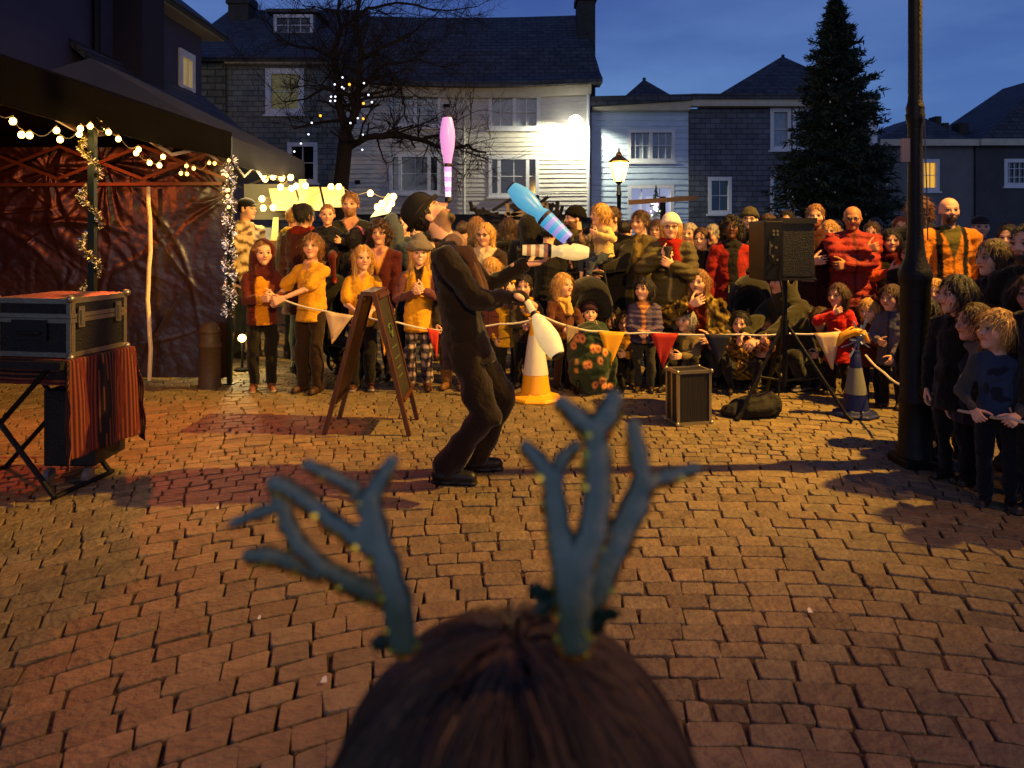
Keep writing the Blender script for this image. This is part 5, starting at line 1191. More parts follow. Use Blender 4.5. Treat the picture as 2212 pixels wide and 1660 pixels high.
for yy in (y0+.05, y0+.13): MB().box((x1+.004, yy-.012, h*.45), (x1+.012, yy+.012, h*.58)).build('latch', edge_m, ca)
S = Sdf(); S.ell((0, 0, .10), (.25, .16, .12), lin('120e0b'), .03); S.ell((-.16, 0, .07), (.16, .14, .09), lin('120e0b'), .05); S.ell((.12, -.02, .17), (.12, .1, .10), lin('17120d'), .05); S.noise = [(.02, 22, 3), (.008, 60, 4)]; S.cuts.append(((0, 0, .004), (0, 0, -1)))
bg_ = S.build('duffel_bag', mat('dark_canvas_bag', attr=True, rough=.8, bump=.4, bscale=60), .014); bg_.scale = (.85, .8, .68); bg_.location = (P(1642, 0, 5.6).x, 5.72, 0); tag(bg_, 'crumpled dark bag lying under the tripod stand', 'bag')
# ------------------------------------------------------------------ pushchairs
def pushchair(u, Y, label, rz, canopy_col):
    t = empty('pushchair', tuple(P(u, 0, Y).xy)+(0,), R_(rz), label, 'pushchair', 'pushchairs in the front row')
    S = Sdf(); c = lin(canopy_col); S.ell((0, .10, .74), (.215, .26, .27), c, .02); S.ell((0, -.20, .66), (.19, .36, .26), c, .01, sub=True); S.cuts.append(((0, 0, .62), (0, 0, -1))); S.noise = [(.004, 40, 2)]
    S.build('canopy', cloth_m, .014, t)
    S = Sdf(); S.cap((0, .16, .80), (0, .10, .38), .19, .17, c, .03, (0, 1, 0), 4); S.cap((0, .08, .36), (0, -.16, .36), .17, .17, c, .05, (0, 0, 1), 4); S.build('seat', cloth_m, .014, t)
    f = MB()
    for sx in (-1, 1): f.tube([(sx*.22, .38, 1.02), (sx*.22, .22, .80), (sx*.22, -.02, .36), (sx*.21, -.22, .12)], .012, 8); f.tube([(sx*.22, .0, .42), (sx*.22, .26, .13)], .012, 8)
    f.tube([(-.22, .38, 1.02), (.22, .38, 1.02)], .016, 8); f.tube([(-.21, -.1, .26), (.21, -.1, .26)], .010, 8); f.build('frame', iron_m, t)
    for x, y, r in ((-.22, .27, .12), (.22, .27, .12), (-.2, -.26, .085), (.2, -.26, .085)):
        w_ = MB(); w_.tube([(x+.0, y+(r-.018)*math.cos(a*.5236), r+(r-.018)*math.sin(a*.5236)) for a in range(13)], .018, 8); w_.tube([(x-.02, y, r), (x+.02, y, r)], .02, 8)
        for a in range(3): w_.tube([(x, y+(r-.02)*math.cos(a*1.047), r+(r-.02)*math.sin(a*1.047)), (x, y-(r-.02)*math.cos(a*1.047), r-(r-.02)*math.sin(a*1.047))], .006, 5)
        w_.build('wheel', iron_m, t)
    return t
pushchair(1278, 6.75, 'black pushchair holding the baby under a patterned blanket', 8, '16140f')
pushchair(1622, 7.0, 'black pushchair with raised canopy behind the crouching children', -20, '1a1812')
pushchair(735, 7.15, 'dark pushchair standing behind the boy in the yellow polo shirt', 60, '15130f')
# blanket over the baby
def blanket():
    S = Sdf(); g_ = lin('22301e'); S.ell((0, -.10, .42), (.20, .25, .20), g_, .04); S.ell((0, -.22, .26), (.21, .16, .24), g_, .06); S.cap((-.05, -.2, .1), (.12, -.18, .08), .12, .1, g_, .05); S.noise = [(.016, 26, 3), (.006, 60, 5)]
    rg = random.Random(12)
    for k in range(22):
        a, zz = rg.uniform(-1.2, 1.2), rg.uniform(.06, .60); S.paint.append(((.2*math.sin(a), -.12-.22*math.cos(a), zz), A((.026, .09, .036)), None, lin('d08a50'), .5)); S.paint.append(((.2*math.sin(a)+.004, -.12-.24*math.cos(a), zz), A((.010, .06, .014)), None, lin('8a2818'), .5))
    o = S.build('blanket', cloth_m, .012); p = P(1275, 0, 6.72); o.location = (p.x, p.y, 0); tag(o, 'dark green blanket with orange foxes over the baby in the pushchair', 'blanket')
blanket()
# ------------------------------------------------------------------ bunting
flag_cols = {'cream': 'd8b890', 'yellow': 'd89a18', 'red': 'b02418', 'navy': '10142c', 'grey': '8a7860', 'olive': '7a6420', 'dark red': '4a1210'}
def bunting(pts, flags, label):
    t = empty('bunting', label=label, cat='bunting'); q_ = [P(*p) for p in pts]; fine = []
    for a, b in zip(q_, q_[1:]):
        n = max(2, int((b-a).length/.05))
        for k in range(n): p = a.lerp(b, k/n); p.z -= .012*math.sin(math.pi*k/n); fine.append(p)
    fine.append(q_[-1]); MB().tube(fine, .0085, 6).build('tape', mat('white_tape', 'cfc4b4', rough=.7, bump=.3, bscale=60), t)
    def at(u):
        for a, b in zip(pts, pts[1:]):
            if a[0] <= u <= b[0]: s = (u-a[0])/(b[0]-a[0]); return P(u, a[1]+(b[1]-a[1])*s, a[2]+(b[2]-a[2])*s)
        return P(*pts[-1])
    for u0, u1, vt_, col, tw_ in flags:
        a, b = at(u0), at(u1); tip = P((u0+u1)/2+tw_, vt_, a.y); n = 7; mb = MB(); rows = []
        for i in range(n+1):
            s = i/n; r0, r1 = a.lerp(tip, s), b.lerp(tip, s); row = []
            for j in range(5): p = r0.lerp(r1, j/4); p.y += .018*math.sin(j*1.3+s*4+u0)*s-.012; row.append(p)
            rows.append(row)
        vs = [p for r in rows for p in r]; mb.add(vs, [(i*5+j, i*5+j+1, (i+1)*5+j+1, (i+1)*5+j) for i in range(n) for j in range(4)])
        f = mb.build('pennant', mat('pennant_'+col.replace(' ', '_'), flag_cols[col], rough=.75, bump=.3, bscale=150), t, smooth=True); f['label'] = col+' pennant'
        sd = f.modifiers.new('cloth', 'SOLIDIFY'); sd.thickness = .003
bunting([(585, 641, 6.45), (612, 648, 6.4), (700, 672, 6.4), (790, 685, 6.4), (860, 697, 6.42), (949, 714, 6.5)], [(703, 764, 742, 'cream', -15), (816, 838, 768, 'yellow', 4), (922, 975, 774, 'red', -5)], 'left length of white-taped bunting held by the children in yellow')
bunting([(949, 714, 6.5), (1080, 700, 6.4), (1148, 692, 6.35), (1165, 680, 6.28), (1240, 708, 6.35), (1300, 716, 6.4), (1400, 719, 6.4), (1600, 723, 6.3), (1700, 721, 6.25), (1815, 718, 6.2)],
        [(1222, 1252, 742, 'grey', -12), (1292, 1350, 790, 'yellow', -2), (1404, 1465, 794, 'red', -4), (1520, 1580, 786, 'navy', 2), (1757, 1813, 798, 'cream', 12)], 'long middle length of bunting stretched in front of the crowd')
bunting([(1870, 768, 5.95), (1910, 806, 5.6), (1948, 833, 5.1)], [], 'bare slack tape between the blue cone and the lamp post')
bunting([(2008, 864, 4.45), (2040, 876, 4.3), (2120, 893, 3.9), (2180, 903, 3.62), (2260, 915, 3.4)], [(2030, 2068, 962, 'olive', 8), (2098, 2138, 962, 'dark red', -2)], 'dim bunting tied to the lamp post in front of the dark children')
MB_ = MB(); a, b = P(2012, 862, 4.5), P(2004, 950, 4.5); MB_.bar(a, b, .004, .022); tag(MB_.build('tape_end', mat('white_tape', 'cfc4b4')), 'loose white tape end hanging beside the lamp post', 'tape')
def Hs(Y, v): return CH+(CV-v)/FL*Y
def put(label, u, Y, v, **k):
    return person(label, u, Y, k.pop('H', None) or Hs(Y, v), **k)
def prop_mesh(mb, name, m, label, cat, M=None, **k):
    o = mb.build(name, m, **k)
    if M is not None: o.matrix_world = M
    return tag(o, label, cat)
def pockets(q, C, tz): return C
def plaid(V, C):
    a = (np.sin(V[:, 2]*75) > .2).astype(float)+(np.sin(V[:, 0]*110+V[:, 1]*90) > .2); k = A(lin('c0a49a'))*(a == 0)[:, None]+A(lin('4a4048'))*(a == 1)[:, None]+A(lin('17141c'))*(a == 2)[:, None]; return k
def speck(c1, c2, f, seed=1):
    def g(q, C, tz):
        n = np.sin(q[:, 0]*f+3*np.sin(q[:, 2]*f*.7+seed))+np.sin(q[:, 2]*f*1.2+2*np.sin(q[:, 1]*f+q[:, 0]*f*.6)); m = n > .5; C[m] = A(lin(c1)); C[n < -1.1] = A(lin(c2)); return C
    return g
def backpack_straps(q, C, tz):
    m = (np.abs(np.abs(q[:, 0])-.062) < .014) & (q[:, 1] < .02) & (q[:, 2] > .06); C[m] = A(lin('15120e')); return C
# ---------------- the juggler
def performer():
    Y = 4.27
    def hat(root, I):
        W, hh, HM = I['W'], I['hh'], I['HM']; M = Matrix.Translation(Vector(W(0, .075, .17))) @ Matrix([list(r) for r in HM]).to_4x4() @ Matrix.Scale(hh, 4)
        MB().lathe([(.36, -.02), (.45, -.005), (.545, .012), (.575, .05), (.565, .075), (.53, .045), (.455, .035), (.452, .06), (.45, .16), (.43, .29), (.375, .40), (.28, .48), (.15, .525), (.02, .535)], 36, M, sx=.86, sy=1.0).build('bowler_hat', mat('black_felt', '0e0d0d', rough=.9, bump=.2, bscale=200), root, smooth=True)
        MB().lathe([(.458, .04), (.462, .05), (.460, .12), (.452, .125)], 36, M, sx=.86, sy=1.0).build('hat_band', mat('maroon_ribbon', '2c1014', rough=.6), root, smooth=True)
        T, H = I['T'], I['H']; k = Sdf(); c = lin('4a3022')
        for sx in (-1, 1): k.cap(T(.045*sx, -.055, .30), T(.028*sx, -.082, .16), .013*H, .016*H, c, .02); k.cap(T(.045*sx, -.055, .30), T(.05*sx, .03, .335), .013*H, .013*H, c, .02)
        k.noise = [(.003*H, 60/H, 3)]; k.build('lapels', cloth_m, .008*H, root)
    return person('dark-suited juggler in a bowler hat leaning back with a glowing club on his nose', 985, Y, 1.78, rz=90, pel=(.0, -.034, .43), lean=(0, .17), twist=-6,
        hr=(-.075, -.215, .585), hl=(.12, -.222, .685), er=(-.25, .5, -1), el=(.3, .5, -1), fr=(-.045, .035), fl=(.075, -.045), kr=(-.1, -1, .1), kl=(.1, -1, .1), pit=52, yaw=0, hair=('crop', 'dark'), beard='dark', bulk=.90, legw=1.12,
        top=('jacket', '150b09'), hem=-.06, bot='1b100b', shoe='0f0d0c', curl=(1.35, .45), palm=((.1, .3, -1), (0, .35, 1)), handdir=((.8, -.5, -.35), (0, -1, .12)), extra=hat, group=False, q=1.35, botlen=1.02, flare=.12,
        paint=[vneck(.05, '8a6a50', .10)])
PF, PI = performer()
def club(p0, p1, r, mats, label, hr=.020, hfrac=.41, bands=None):
    """p0 knob end, p1 top end"""
    p0, p1 = Vector(p0), Vector(p1); L_ = (p1-p0).length; t = empty('juggling_club', tuple(p0), label=label, cat='juggling club'); t.rotation_euler = (p1-p0).to_track_quat('Z', 'Y').to_euler()
    MB().lathe([(.012, 0), (.021, .006), (.021, .022), (.014, .032), (hr*.8, .036)], 16).build('knob', mat('black_rubber', '0c0b0c', rough=.5), t, smooth=True)
    n = 6; ms = mats[1:]
    h = MB(); z0, z1 = .034, L_*hfrac
    for i in range(n):
        h.m = i % len(ms); a, b = z0+(z1-z0)*i/n, z0+(z1-z0)*(i+1)/n; r0, r1 = hr*(.85+.25*i/n), hr*(.85+.25*(i+1)/n); h.lathe([(r0, a), (r1, b)], 18)
    h.build('handle', list(ms), t)
    MB().lathe([(hr*1.08, z1), (hr*1.14, z1+.006), (hr*1.14, z1+.016), (hr*1.08, z1+.02)], 18).build('collar', mat('dark_purple_band', '2a1430', rough=.4), t)
    bz = z1+.021; B = L_-bz-.012
    MB().lathe([(hr*1.15, bz), (r*.62, bz+B*.14), (r*.86, bz+B*.34), (r, bz+B*.58), (r*.96, bz+B*.72), (r*.72, bz+B*.94), (r*.60, bz+B)], 26).build('body', mats[0], t, smooth=True)
    MB().lathe([(r*.60, bz+B+.001), (r*.58, L_-.003), (r*.4, L_)], 20).build('top_cap', mat('black_rubber', '0c0b0c'), t)
    return t
def led(name, c, es, base='e8e0e8', var=.25): return mat(name, base, rough=.35, var=var, vscale=9, emit=c, es=es)
nose = PI['W'](0, -.46, -.10)
top = P(966, 250, 4.27); kb = Vector((nose.x+.012, nose.y, nose.z+.004))
club(kb, (top.x, kb.y, top.z), .044, (led('pink_led_body', 'd888dc', .8, 'b890b8', .12), led('pink_white_led', 'f8c0f8', 1.1), led('pink_led', 'd498ea', .95, 'b090c0')), 'glowing pink juggling club balanced upright on the juggler\'s nose', hr=.019)
club(P(1237, 526, 4.12), P(1102, 402, 4.2), .058, (led('blue_led_body', '4cb0dc', .68, '4a7a98', .15), led('pink_blue_led', '9a9cec', .7, '6c6ca8'), led('blue_led', '3aa8dc', .72, '3a78a0')), 'glowing blue juggling club tumbling in mid air', hr=.044, hfrac=.42)
club(P(1116, 540, 4.36), P(1276, 546, 4.36), .050, (led('cream_led_body', 'ffd98a', .45, 'd8c8a0'), led('cream_led', 'f8d080', .5, 'c0a880'), led('cream_rose_led', 'b87850', .35, '906040')), 'cream glowing juggling club lying across the juggler\'s raised palm', hr=.036, hfrac=.42)
hw = PI['hr']
club((hw.x-.0, hw.y+.01, hw.z+.03), P(1207, 772, 3.95), .062, (led('cream_led_lower', 'ffd890', .5, 'd8c8a0'), led('cream_led', 'f8d080', .5, 'c0a880')), 'cream glowing juggling club gripped low in the juggler\'s near hand', hr=.018, hfrac=.30)
# ---------------- children in yellow on the left
put('person in a burgundy hood and cardigan over a yellow top, beside the tinselled pole', 567, 6.65, 519, rz=18, yaw=12, hair=('long', 'fairbrown', 1.1), hoodup='4a1412', hr=(-.0, -.15, .62), hl=(.075, -.14, .63), curl=(1, 1), top=('jacket', '561c18'), paint=[strip(.042, 'c88418')], bot='14110f', shoe='7a4a34', sock=lin('b8a890'), gender=1)
put('boyish child in a yellow polo shirt with a round badge, pulling the bunting tape', 673, 6.6, 504, rz=-22, yaw=22, pit=4, hair=('mop', 'fairbrown'), hr=(-.155, -.15, .59), hl=(-.075, -.185, .60), el=(.9, .1, -.3), curl=(1.1, 1.1), top=('shirt', 'd09420'), sleeve='short', hem=-.045, bot='2a1a10', shoe='3a2014', flare=.25, paint=[spot(.04, .215, .022, .022, '8a5c14', .78), spot(.04, .21, .008, .014, '8a5c14'), vneck(.022, 'c4886a', .05)])
put('long-haired blonde child in a yellow polo shirt behind the A-board', 783, 6.7, 530, rz=8, yaw=14, hair=('long', 'blond', 1.15), hr=(-.02, -.15, .545), hl=(.06, -.15, .55), curl=(.9, .9), top=('shirt', 'd09420'), sleeve='short', hem=-.05, bot='17120f', shoe='4a2a1c', sock=lin('c8b8a8'), gender=1, flare=.2, paint=[vneck(.02, 'c4886a', .05)])
put('smiling child in a grey bucket hat, yellow waistcoat and plaid trousers', 905, 6.7, 519, rz=6, yaw=8, hair=('long', 'blond', .9), hat=('bucket', '6a6058'), hr=(-.035, -.15, .66), hl=(.03, -.15, .67), curl=(.9, .9), top=('vest', 'd09420'), sleeve='5a3034', hem=-.10, bot='4a4048', botpaint=plaid, shoe='4a2a20', gender=1, smile=True, mouth=1, paint=[vneck(.03, '1c1012', .17)])
person('child in a dark coat hidden behind the juggler, holding the tape', 982, 6.75, 1.28, rz=-8, hair=('mop', 'brown'), hr=(-.10, -.12, .44), hl=(.12, -.1, .45), top=('coat', '2c2417'), bot='5a3a1e', shoe='6a4426', curl=(1.1, .6))
# toddler on an arm, and the man carrying it
put('broad bearded man in a black jacket carrying a toddler on the left', 757, 7.55, 415, rz=6, yaw=-4, hair=('short', 'fairbrown'), beard='fairbrown', hr=(-.20, -.13, .66), hl=(.10, -.12, .60), er=(-.9, .1, -.7), top=('coat', '1e1e17'), paint=[vneck(.035, 'c4886a', .05)], bulk=1.1, curl=(.8, .6))
person('toddler in a navy coat carried on the bearded man\'s arm', 707, 7.25, .95, rz=8, yaw=6, z0=.735, hair=('crop', 'fairbrown'), pel=(0, 0, .49), fr=(-.09, -.20, .20), fl=(.09, -.20, .20), hr=(-.14, -.1, .60), hl=(.15, -.1, .62), top=('coat', '14141c'), bot='501410', shoe='7a1c14', hem=-.02)
put('adult with a dark bun and maroon jacket turned away behind the polo-shirted boy', 655, 7.5, 440, rz=165, yaw=-20, hair=('bun', 'dark'), hr=(-.17, .05, .56), er=(-1, .1, 0), top=('coat', '4e241a'), scarf='8a2a18', gender=1, bot='3a3f3a', group=True)
put('fair-haired adult half hidden behind the dark bun', 637, 8.3, 447, rz=150, hair=('short', 'blond'), top=('coat', '6a6448'), scarf='d8b040')
put('adult in black cap and lace shawl serving at the stall beside the tinsel', 531, 8.4, 428, rz=60, yaw=20, hair=('crop', 'dark'), hat=('cap', '121010'), top=('jacket', 'b49a74'), paint=[speck('5a4630', 'c8b48a', 70)], bot='2a2c28')
put('dark-haired child wearing a pink band, seen behind the curly-haired woman', 771, 7.25, 492, rz=140, hair=('mop', 'dark'), hat=('band', 'd86a78'), top=('coat', '1c1a18'), gender=1)
put('curly-haired woman in a maroon cardigan behind the blonde child', 821, 7.2, 477, rz=-4, hair=('curly', 'brown'), top=('jacket', '4a1414'), paint=[vneck(.05, 'c8883c', .16), vneck(.045, 'd0907a', .08)], gender=1, bot='15110f', hr=(-.1, -.08, .46), hl=(.1, -.08, .45))
put('person in a slate-blue anorak and pale pink hood standing behind the curly hair', 851, 8.0, 464, rz=150, hair=('crop', 'dark'), top=('coat', '3a4652'), hoodup='4a525a', paint=[spot(.0, .2, .08, .08, 'b89a9a')])
put('far fair-faced man in dark clothes right of the curly hair', 875, 9.3, 466, rz=-25, hair=('short', 'fairbrown'), top=('coat', '2a2c30'))
put('figure holding up a phone behind the bucket hat', 930, 8.2, 489, rz=170, hair=('short', 'dark'), top=('coat', '201812'))
# ---------------- centre
put('long-haired blonde woman in round glasses just right of the juggler', 1049, 7.5, 481, rz=-12, yaw=-6, pit=-4, hair=('long', 'blond', 1.3), glasses=True, top=('coat', '2a1a14'), paint=[vneck(.07, 'c8b090', .12)], gender=1, hr=(-.05, -.16, .60), hl=(.05, -.16, .60))
put('small mop-haired child held in front of the woman with glasses', 1064, 7.05, 553, rz=-20, pit=-20, hair=('mop', 'blond'), top=('coat', '6a3a34'), hr=(-.05, -.14, .72), hl=(.05, -.14, .72))
put('dark-haired smiling boyish child leaning on the tape left of the cone', 1133, 6.78, 594, rz=-6, yaw=-4, hair=('short', 'dark'), smile=True, mouth=1, top=('hoodie', '2c241e'), hem=-.08, paint=[vneck(.045, 'c88c1c', .11)], bot='15120f', shoe='201814', hr=(.0, -.17, .56), hl=(.11, -.17, .59), curl=(1.3, 1.3), scarf='c88c1c')
put('child in a yellow coat peeping from behind the dark-haired boy', 1098, 7.0, 603, rz=10, yaw=10, hair=('mop', 'dark'), top=('coat', 'd09c20'), hoodup='c8961c', bot='15120f')
put('blond child in a brown cardigan gripping the tape beside the cone', 1215, 6.72, 590, rz=22, yaw=20, pit=2, hair=('bob', 'blond', 'part'), top=('hoodie', '4e2816'), hem=-.06, paint=[vneck(.055, 'c89a48', .12)], scarf='c89a50', bot='2a1410', shoe='201814', hr=(-.07, -.17, .535), hl=(.085, -.17, .525), curl=(1.3, 1.3))
put('blue-lit child in the shadow behind the blond cardigan child', 1228, 7.7, 548, rz=-10, hair=('mop', 'dark'), top=('coat', '14161c'), gender=1)
put('man in a black beanie and green hooded parka looking left', 1243, 7.75, 446, rz=-72, yaw=-6, hair=('crop', 'dark'), hat=('beanie', '121012'), top=('coat', '3a321e'), scarf='4a4028', beard='dark')
put('dark-coated back with long brown hair below the pale handrail', 1098, 8.5, 470, rz=175, hair=('long', 'brown', .9), top=('coat', '161413'), gender=1)
put('black-hooded back standing directly behind the tumbling club', 1146, 8.0, 462, rz=170, hair=('crop', 'dark'), top=('coat', '141214'), hoodup='171416')
put('person in black with dark hair just left of the cream club', 1185, 7.7, 478, rz=160, hair=('short', 'dark'), top=('coat', '151314'))
put('brown-haired adult back far behind the juggler\'s neck', 1030, 8.7, 468, rz=160, hair=('bob', 'fairbrown'), top=('coat', '3a2a20'))
put('black-jacketed adult carrying the cream-fleeced toddler', 1322, 7.55, 446, rz=-30, yaw=-30, hair=('short', 'brown'), top=('coat', '141212'), hr=(-.03, -.2, .62), hl=(.02, -.22, .63), er=(-.9, 0, -.8), el=(.9, .2, -.8), bot='141212', bulk=1.08)
person('blond toddler in a cream fleece sitting high on an arm, bare legs dangling', 1305, 7.1, .97, rz=-62, yaw=-14, z0=.715, hair=('mop', 'blond'), pel=(0, 0, .49), lean=(0, -.12), fr=(-.07, -.22, .18), fl=(.10, -.28, .16), hr=(-.13, -.18, .66), hl=(.15, -.18, .70), top=('hoodie', 'd0b070'), bot='2c3442', botlen=.45, shoe='c89070', hem=-.02, bulk=1.1)
put('woman with curly tied-back hair and an olive coat beside the toddler', 1384, 7.45, 454, rz=-28, yaw=-12, hair=('bun', 'brown'), top=('coat', '4c4020'), gender=1, paint=[strip(.02, '7a6430')], bot='1c1812')
R_cup, I_cup = put('woman in a pale pink beanie, glasses and red scarf holding a paper cup', 1449, 7.05, 462, rz=-14, yaw=2, pit=-2, hair=('bob', 'blond'), hat=('beanie', 'eed6cc'), glasses=True, scarf='8a1a14', top=('puffer', '453c1e'), hem=-.16, gender=1, hr=(-.045, -.165, .745), hl=(.015, -.17, .70), curl=(1.1, .9), smile=True, bot='1c1812', paint=[strip(.008, '8a7a4a', 0, 9)])
cw = I_cup['hr']; c_ = MB(); c_.lathe([(.027, -.05), (.037, .05), (.040, .052), (.040, .066), (.034, .070)], 18); o = c_.build('paper_cup', mat('printed_paper_cup', '3a3028', rough=.5)); o.location = (cw.x+.05, cw.y-.035, cw.z+.03); tag(o, 'dark paper coffee cup in the hands of the woman in the pink beanie', 'cup')
put('child in a quilted purple jacket and boots clasping the tape', 1392, 6.62, 600, rz=-14, yaw=-20, pit=6, hair=('bob', 'dark'), top=('puffer', '493c58'), hem=-.06, paint=[strip(.016, 'b87440', -1, 9), vneck(.05, 'c88440', .07)], bulk=1.0, bot='2c2a24', shoe='2c1c14', hr=(-.02, -.16, .53), hl=(.03, -.16, .53), curl=(1.3, 1.3), gender=1)
person('baby in a patterned dark bonnet lying in the pushchair', 1276, 6.70, .72, rz=0, z0=.28, pel=(0, .02, .2), lean=(0, .45), pit=8, hair=('crop', 'dark'), hat=('beanie', '3a2430'), fr=(-.07, -.25, .1), fl=(.07, -.25, .1), hr=(-.05, -.2, .42), hl=(.05, -.2, .42), top=('coat', '241820'), bot='22301e', q=.8)
# crouching group
put('crouching woman in a mottled fur coat raising a hand to her mouth', 1511, 6.95, 0, H=1.60, rz=-18, yaw=-12, pit=4, pel=(0, .05, .17), lean=(0, -.30), hair=('long', 'fairbrown', 1.0), fr=(-.09, -.16), fl=(.08, .0), kr=(-.4, -1, .8), kl=(.3, -1, .5), hr=(-.035, -.20, .475), hl=(.08, -.22, .30), top=('fur', '6a5426'), paint=[speck('a08a48', '2a2014', 60), strip(.045, '5a1c12')], bot='15120f', gender=1, mouth=2, hem=-.08)
def ears(root, I):
    m = MB(); W, hh = I['W'], I['hh']
    for sx in (-1, 1):
        a, b, c, d = W(.14*sx, .02, .50), W(.40*sx, .02, .42), W(.33*sx, .02, .74), W(.27*sx, .12, .46); m.add([a, b, c, d], [(0, 1, 2), (1, 3, 2), (3, 0, 2), (0, 3, 1)])
    m.build('cat_ears', mat('black_felt_ears', '0e0c0e', rough=.9), root)
person('small child in cat ears resting pink mittens on the tape', 1601, 6.66, 1.02, rz=-12, yaw=-16, pit=6, pel=(0, .05, .17), lean=(0, -.12), hair=('bob', 'dark', 'part'), fr=(-.10, -.14), fl=(.10, -.1), kr=(-.5, -1, .8), kl=(.5, -1, .8), hr=(-.19, -.22, .43), hl=(.17, -.22, .46), er=(-1, 0, -.3), el=(1, 0, -.3), top=('fur', '7a5c26'), paint=[speck('a8843c', '3a2a14', 90)], bot='1a1814', sleeve='d09080', extra=ears, hat=('band', '0e0c0e'), curl=(1, 1))
person('person crouching in a dark green hooded parka behind the tripod stand', 1700, 6.75, 1.66, rz=-62, yaw=-14, pel=(0, .10, .17), lean=(0, -.42), hair=('crop', 'dark'), hoodup='33301c', fr=(-.08, -.1), fl=(.08, .05), kr=(-.3, -1, .6), kl=(.3, -1, .8), hr=(-.02, -.34, .28), hl=(.06, -.34, .26), top=('coat', '2f2c1a'), bot='17140f', shoe='20140e', sock=lin('c8b898'), hem=-.10)
put('dark-skinned woman in an open red coat over black, beside the loudspeaker', 1581, 7.45, 467, rz=-10, yaw=-8, pit=6, skin='dark', hair=('curly', 'dark'), top=('coat', '8a1812'), hem=-.22, paint=[strip(.030, '100d0d', -1, 9), vneck(.055, '100d0d', .09)], bot='120f0e', gender=1, glasses=True, hr=(-.14, -.02, .42), hl=(.14, -.02, .42))
put('pale person in a grey-brown beanie and glasses behind the red coat', 1620, 8.1, 449, rz=-12, yaw=-10, hat=('beanie', '4a4434'), hair=('short', 'fairbrown'), glasses=True, top=('coat', '1c1a1a'), scarf='26201c', skin='pale')
put('white-haired person holding a lit phone behind the red coat', 1540, 8.3, 485, rz=-40, yaw=-10, hair=('short', 'grey'), top=('coat', '1c1a1a'))
person('small seated child in mustard behind the red pennant', 1350, 6.95, 1.0, rz=-20, pel=(0, .05, .16), hair=('mop', 'brown'), fr=(-.1, -.2), fl=(.1, -.2), kr=(-.5, -1, .8), kl=(.5, -1, .8), hr=(-.05, -.2, .3), hl=(.05, -.2, .3), top=('coat', '9a6a1c'), bot='17140f')
person('seated child in dark clothes between the fur coat and the cat-eared child', 1556, 7.0, 1.05, rz=-20, yaw=-10, pel=(0, .05, .16), hair=('bob', 'brown'), fr=(-.1, -.2), fl=(.1, -.2), kr=(-.5, -1, .8), kl=(.5, -1, .8), hr=(-.05, -.2, .3), hl=(.05, -.2, .3), top=('coat', '2a2018'), bot='17140f')
person('seated child in a rust coat behind the tripod leg', 1655, 6.9, 1.05, rz=-30, yaw=-10, pel=(0, .05, .16), hair=('mop', 'fairbrown'), fr=(-.1, -.2), fl=(.1, -.2), kr=(-.5, -1, .8), kl=(.5, -1, .8), hr=(-.05, -.2, .3), hl=(.05, -.2, .3), top=('coat', '4a2414'), bot='17140f')
put('adult in a long dark coat filling the gap left of the red coat', 1516, 7.7, 492, rz=-20, yaw=-10, hair=('short', 'brown'), top=('coat', '1e1a16'))
# ---------------- right
put('ginger-bearded man in maroon under a brown coat behind the loudspeaker', 1762, 7.6, 441, rz=-14, yaw=-8, hair=('short', 'fairbrown'), beard='ginger', top=('coat', '3c1410'), paint=[strip(.03, 'a8806a', .05, .26, x=-.05)], bot='3a2c1c', hr=(-.04, -.16, .66), hl=(.12, -.1, .5))
put('bald man in a red quilted jacket with folded arms', 1842, 7.3, 444, rz=-18, yaw=-6, pit=-6, skin='tan', hair=('bald', 'grey'), smile=True, top=('puffer', '8a2014'), bulk=1.12, hr=(.05, -.17, .745), hl=(-.05, -.19, .66), er=(-1, 0, -.5), el=(1, 0, -.5), bot='2a1c14', hem=-.08, curl=(1.2, 1), glasses=True)
put('smiling woman with a dark fringe and maroon scarf right of the red jacket', 1924, 7.3, 494, rz=-14, yaw=-4, hair=('bob', 'dark'), scarf='5a1a1c', top=('coat', '15120f'), smile=True, gender=1, hr=(-.05, -.2, .72), hl=(.09, -.18, .70), sleeve='c8481c')
put('reddish-haired head in the dark behind the woman with the fringe', 1945, 8.6, 468, rz=-20, hair=('short', 'ginger'), top=('coat', '201816'))
put('tall person with big light-brown hair behind the lamp post', 1988, 7.7, 428, rz=160, hair=('curly', 'fairbrown'), top=('coat', '2a2a26'), gender=1)
put('small child in a red coat with a finger at the mouth', 1812, 6.5, 612, rz=-34, yaw=-20, hair=('bob', 'brown', 'part'), top=('coat', 'b41a1c'), hem=-.20, bot='1c1210', shoe='8a6a3a', hr=(-.02, -.15, .74), hl=(.06, -.16, .56), gender=1)
put('blond child in maroon with a white tuft on the hair band', 1884, 6.15, 641, rz=-40, yaw=-14, pit=-8, hair=('bob', 'blond', 'part'), hat=('band', '5a1418', 1), top=('coat', '4c1a16'), hr=(-.05, -.17, .60), hl=(.04, -.17, .60), bot='120f0e')
put('brown-haired child in a grey-blue coat with an orange glove by the lamp post', 1927, 6.0, 615, rz=-46, yaw=-10, hair=('mop', 'brown'), top=('coat', '4c4c5c'), hr=(-.05, -.15, .55), hl=(.05, -.17, .40), bot='14120f', sleeve='5a5560')
put('bald bearded man in an orange raincoat with rucksack straps', 2050, 6.9, 426, rz=-12, yaw=-2, hair=('bald', 'dark'), beard='dark', top=('hoodie', 'd8801c'), hem=-.07, bulk=1.1, paint=[vneck(.05, '5a5224', .16), backpack_straps], bot='15120f', hr=(-.12, -.05, .45), hl=(.13, -.05, .47), mouth=2)
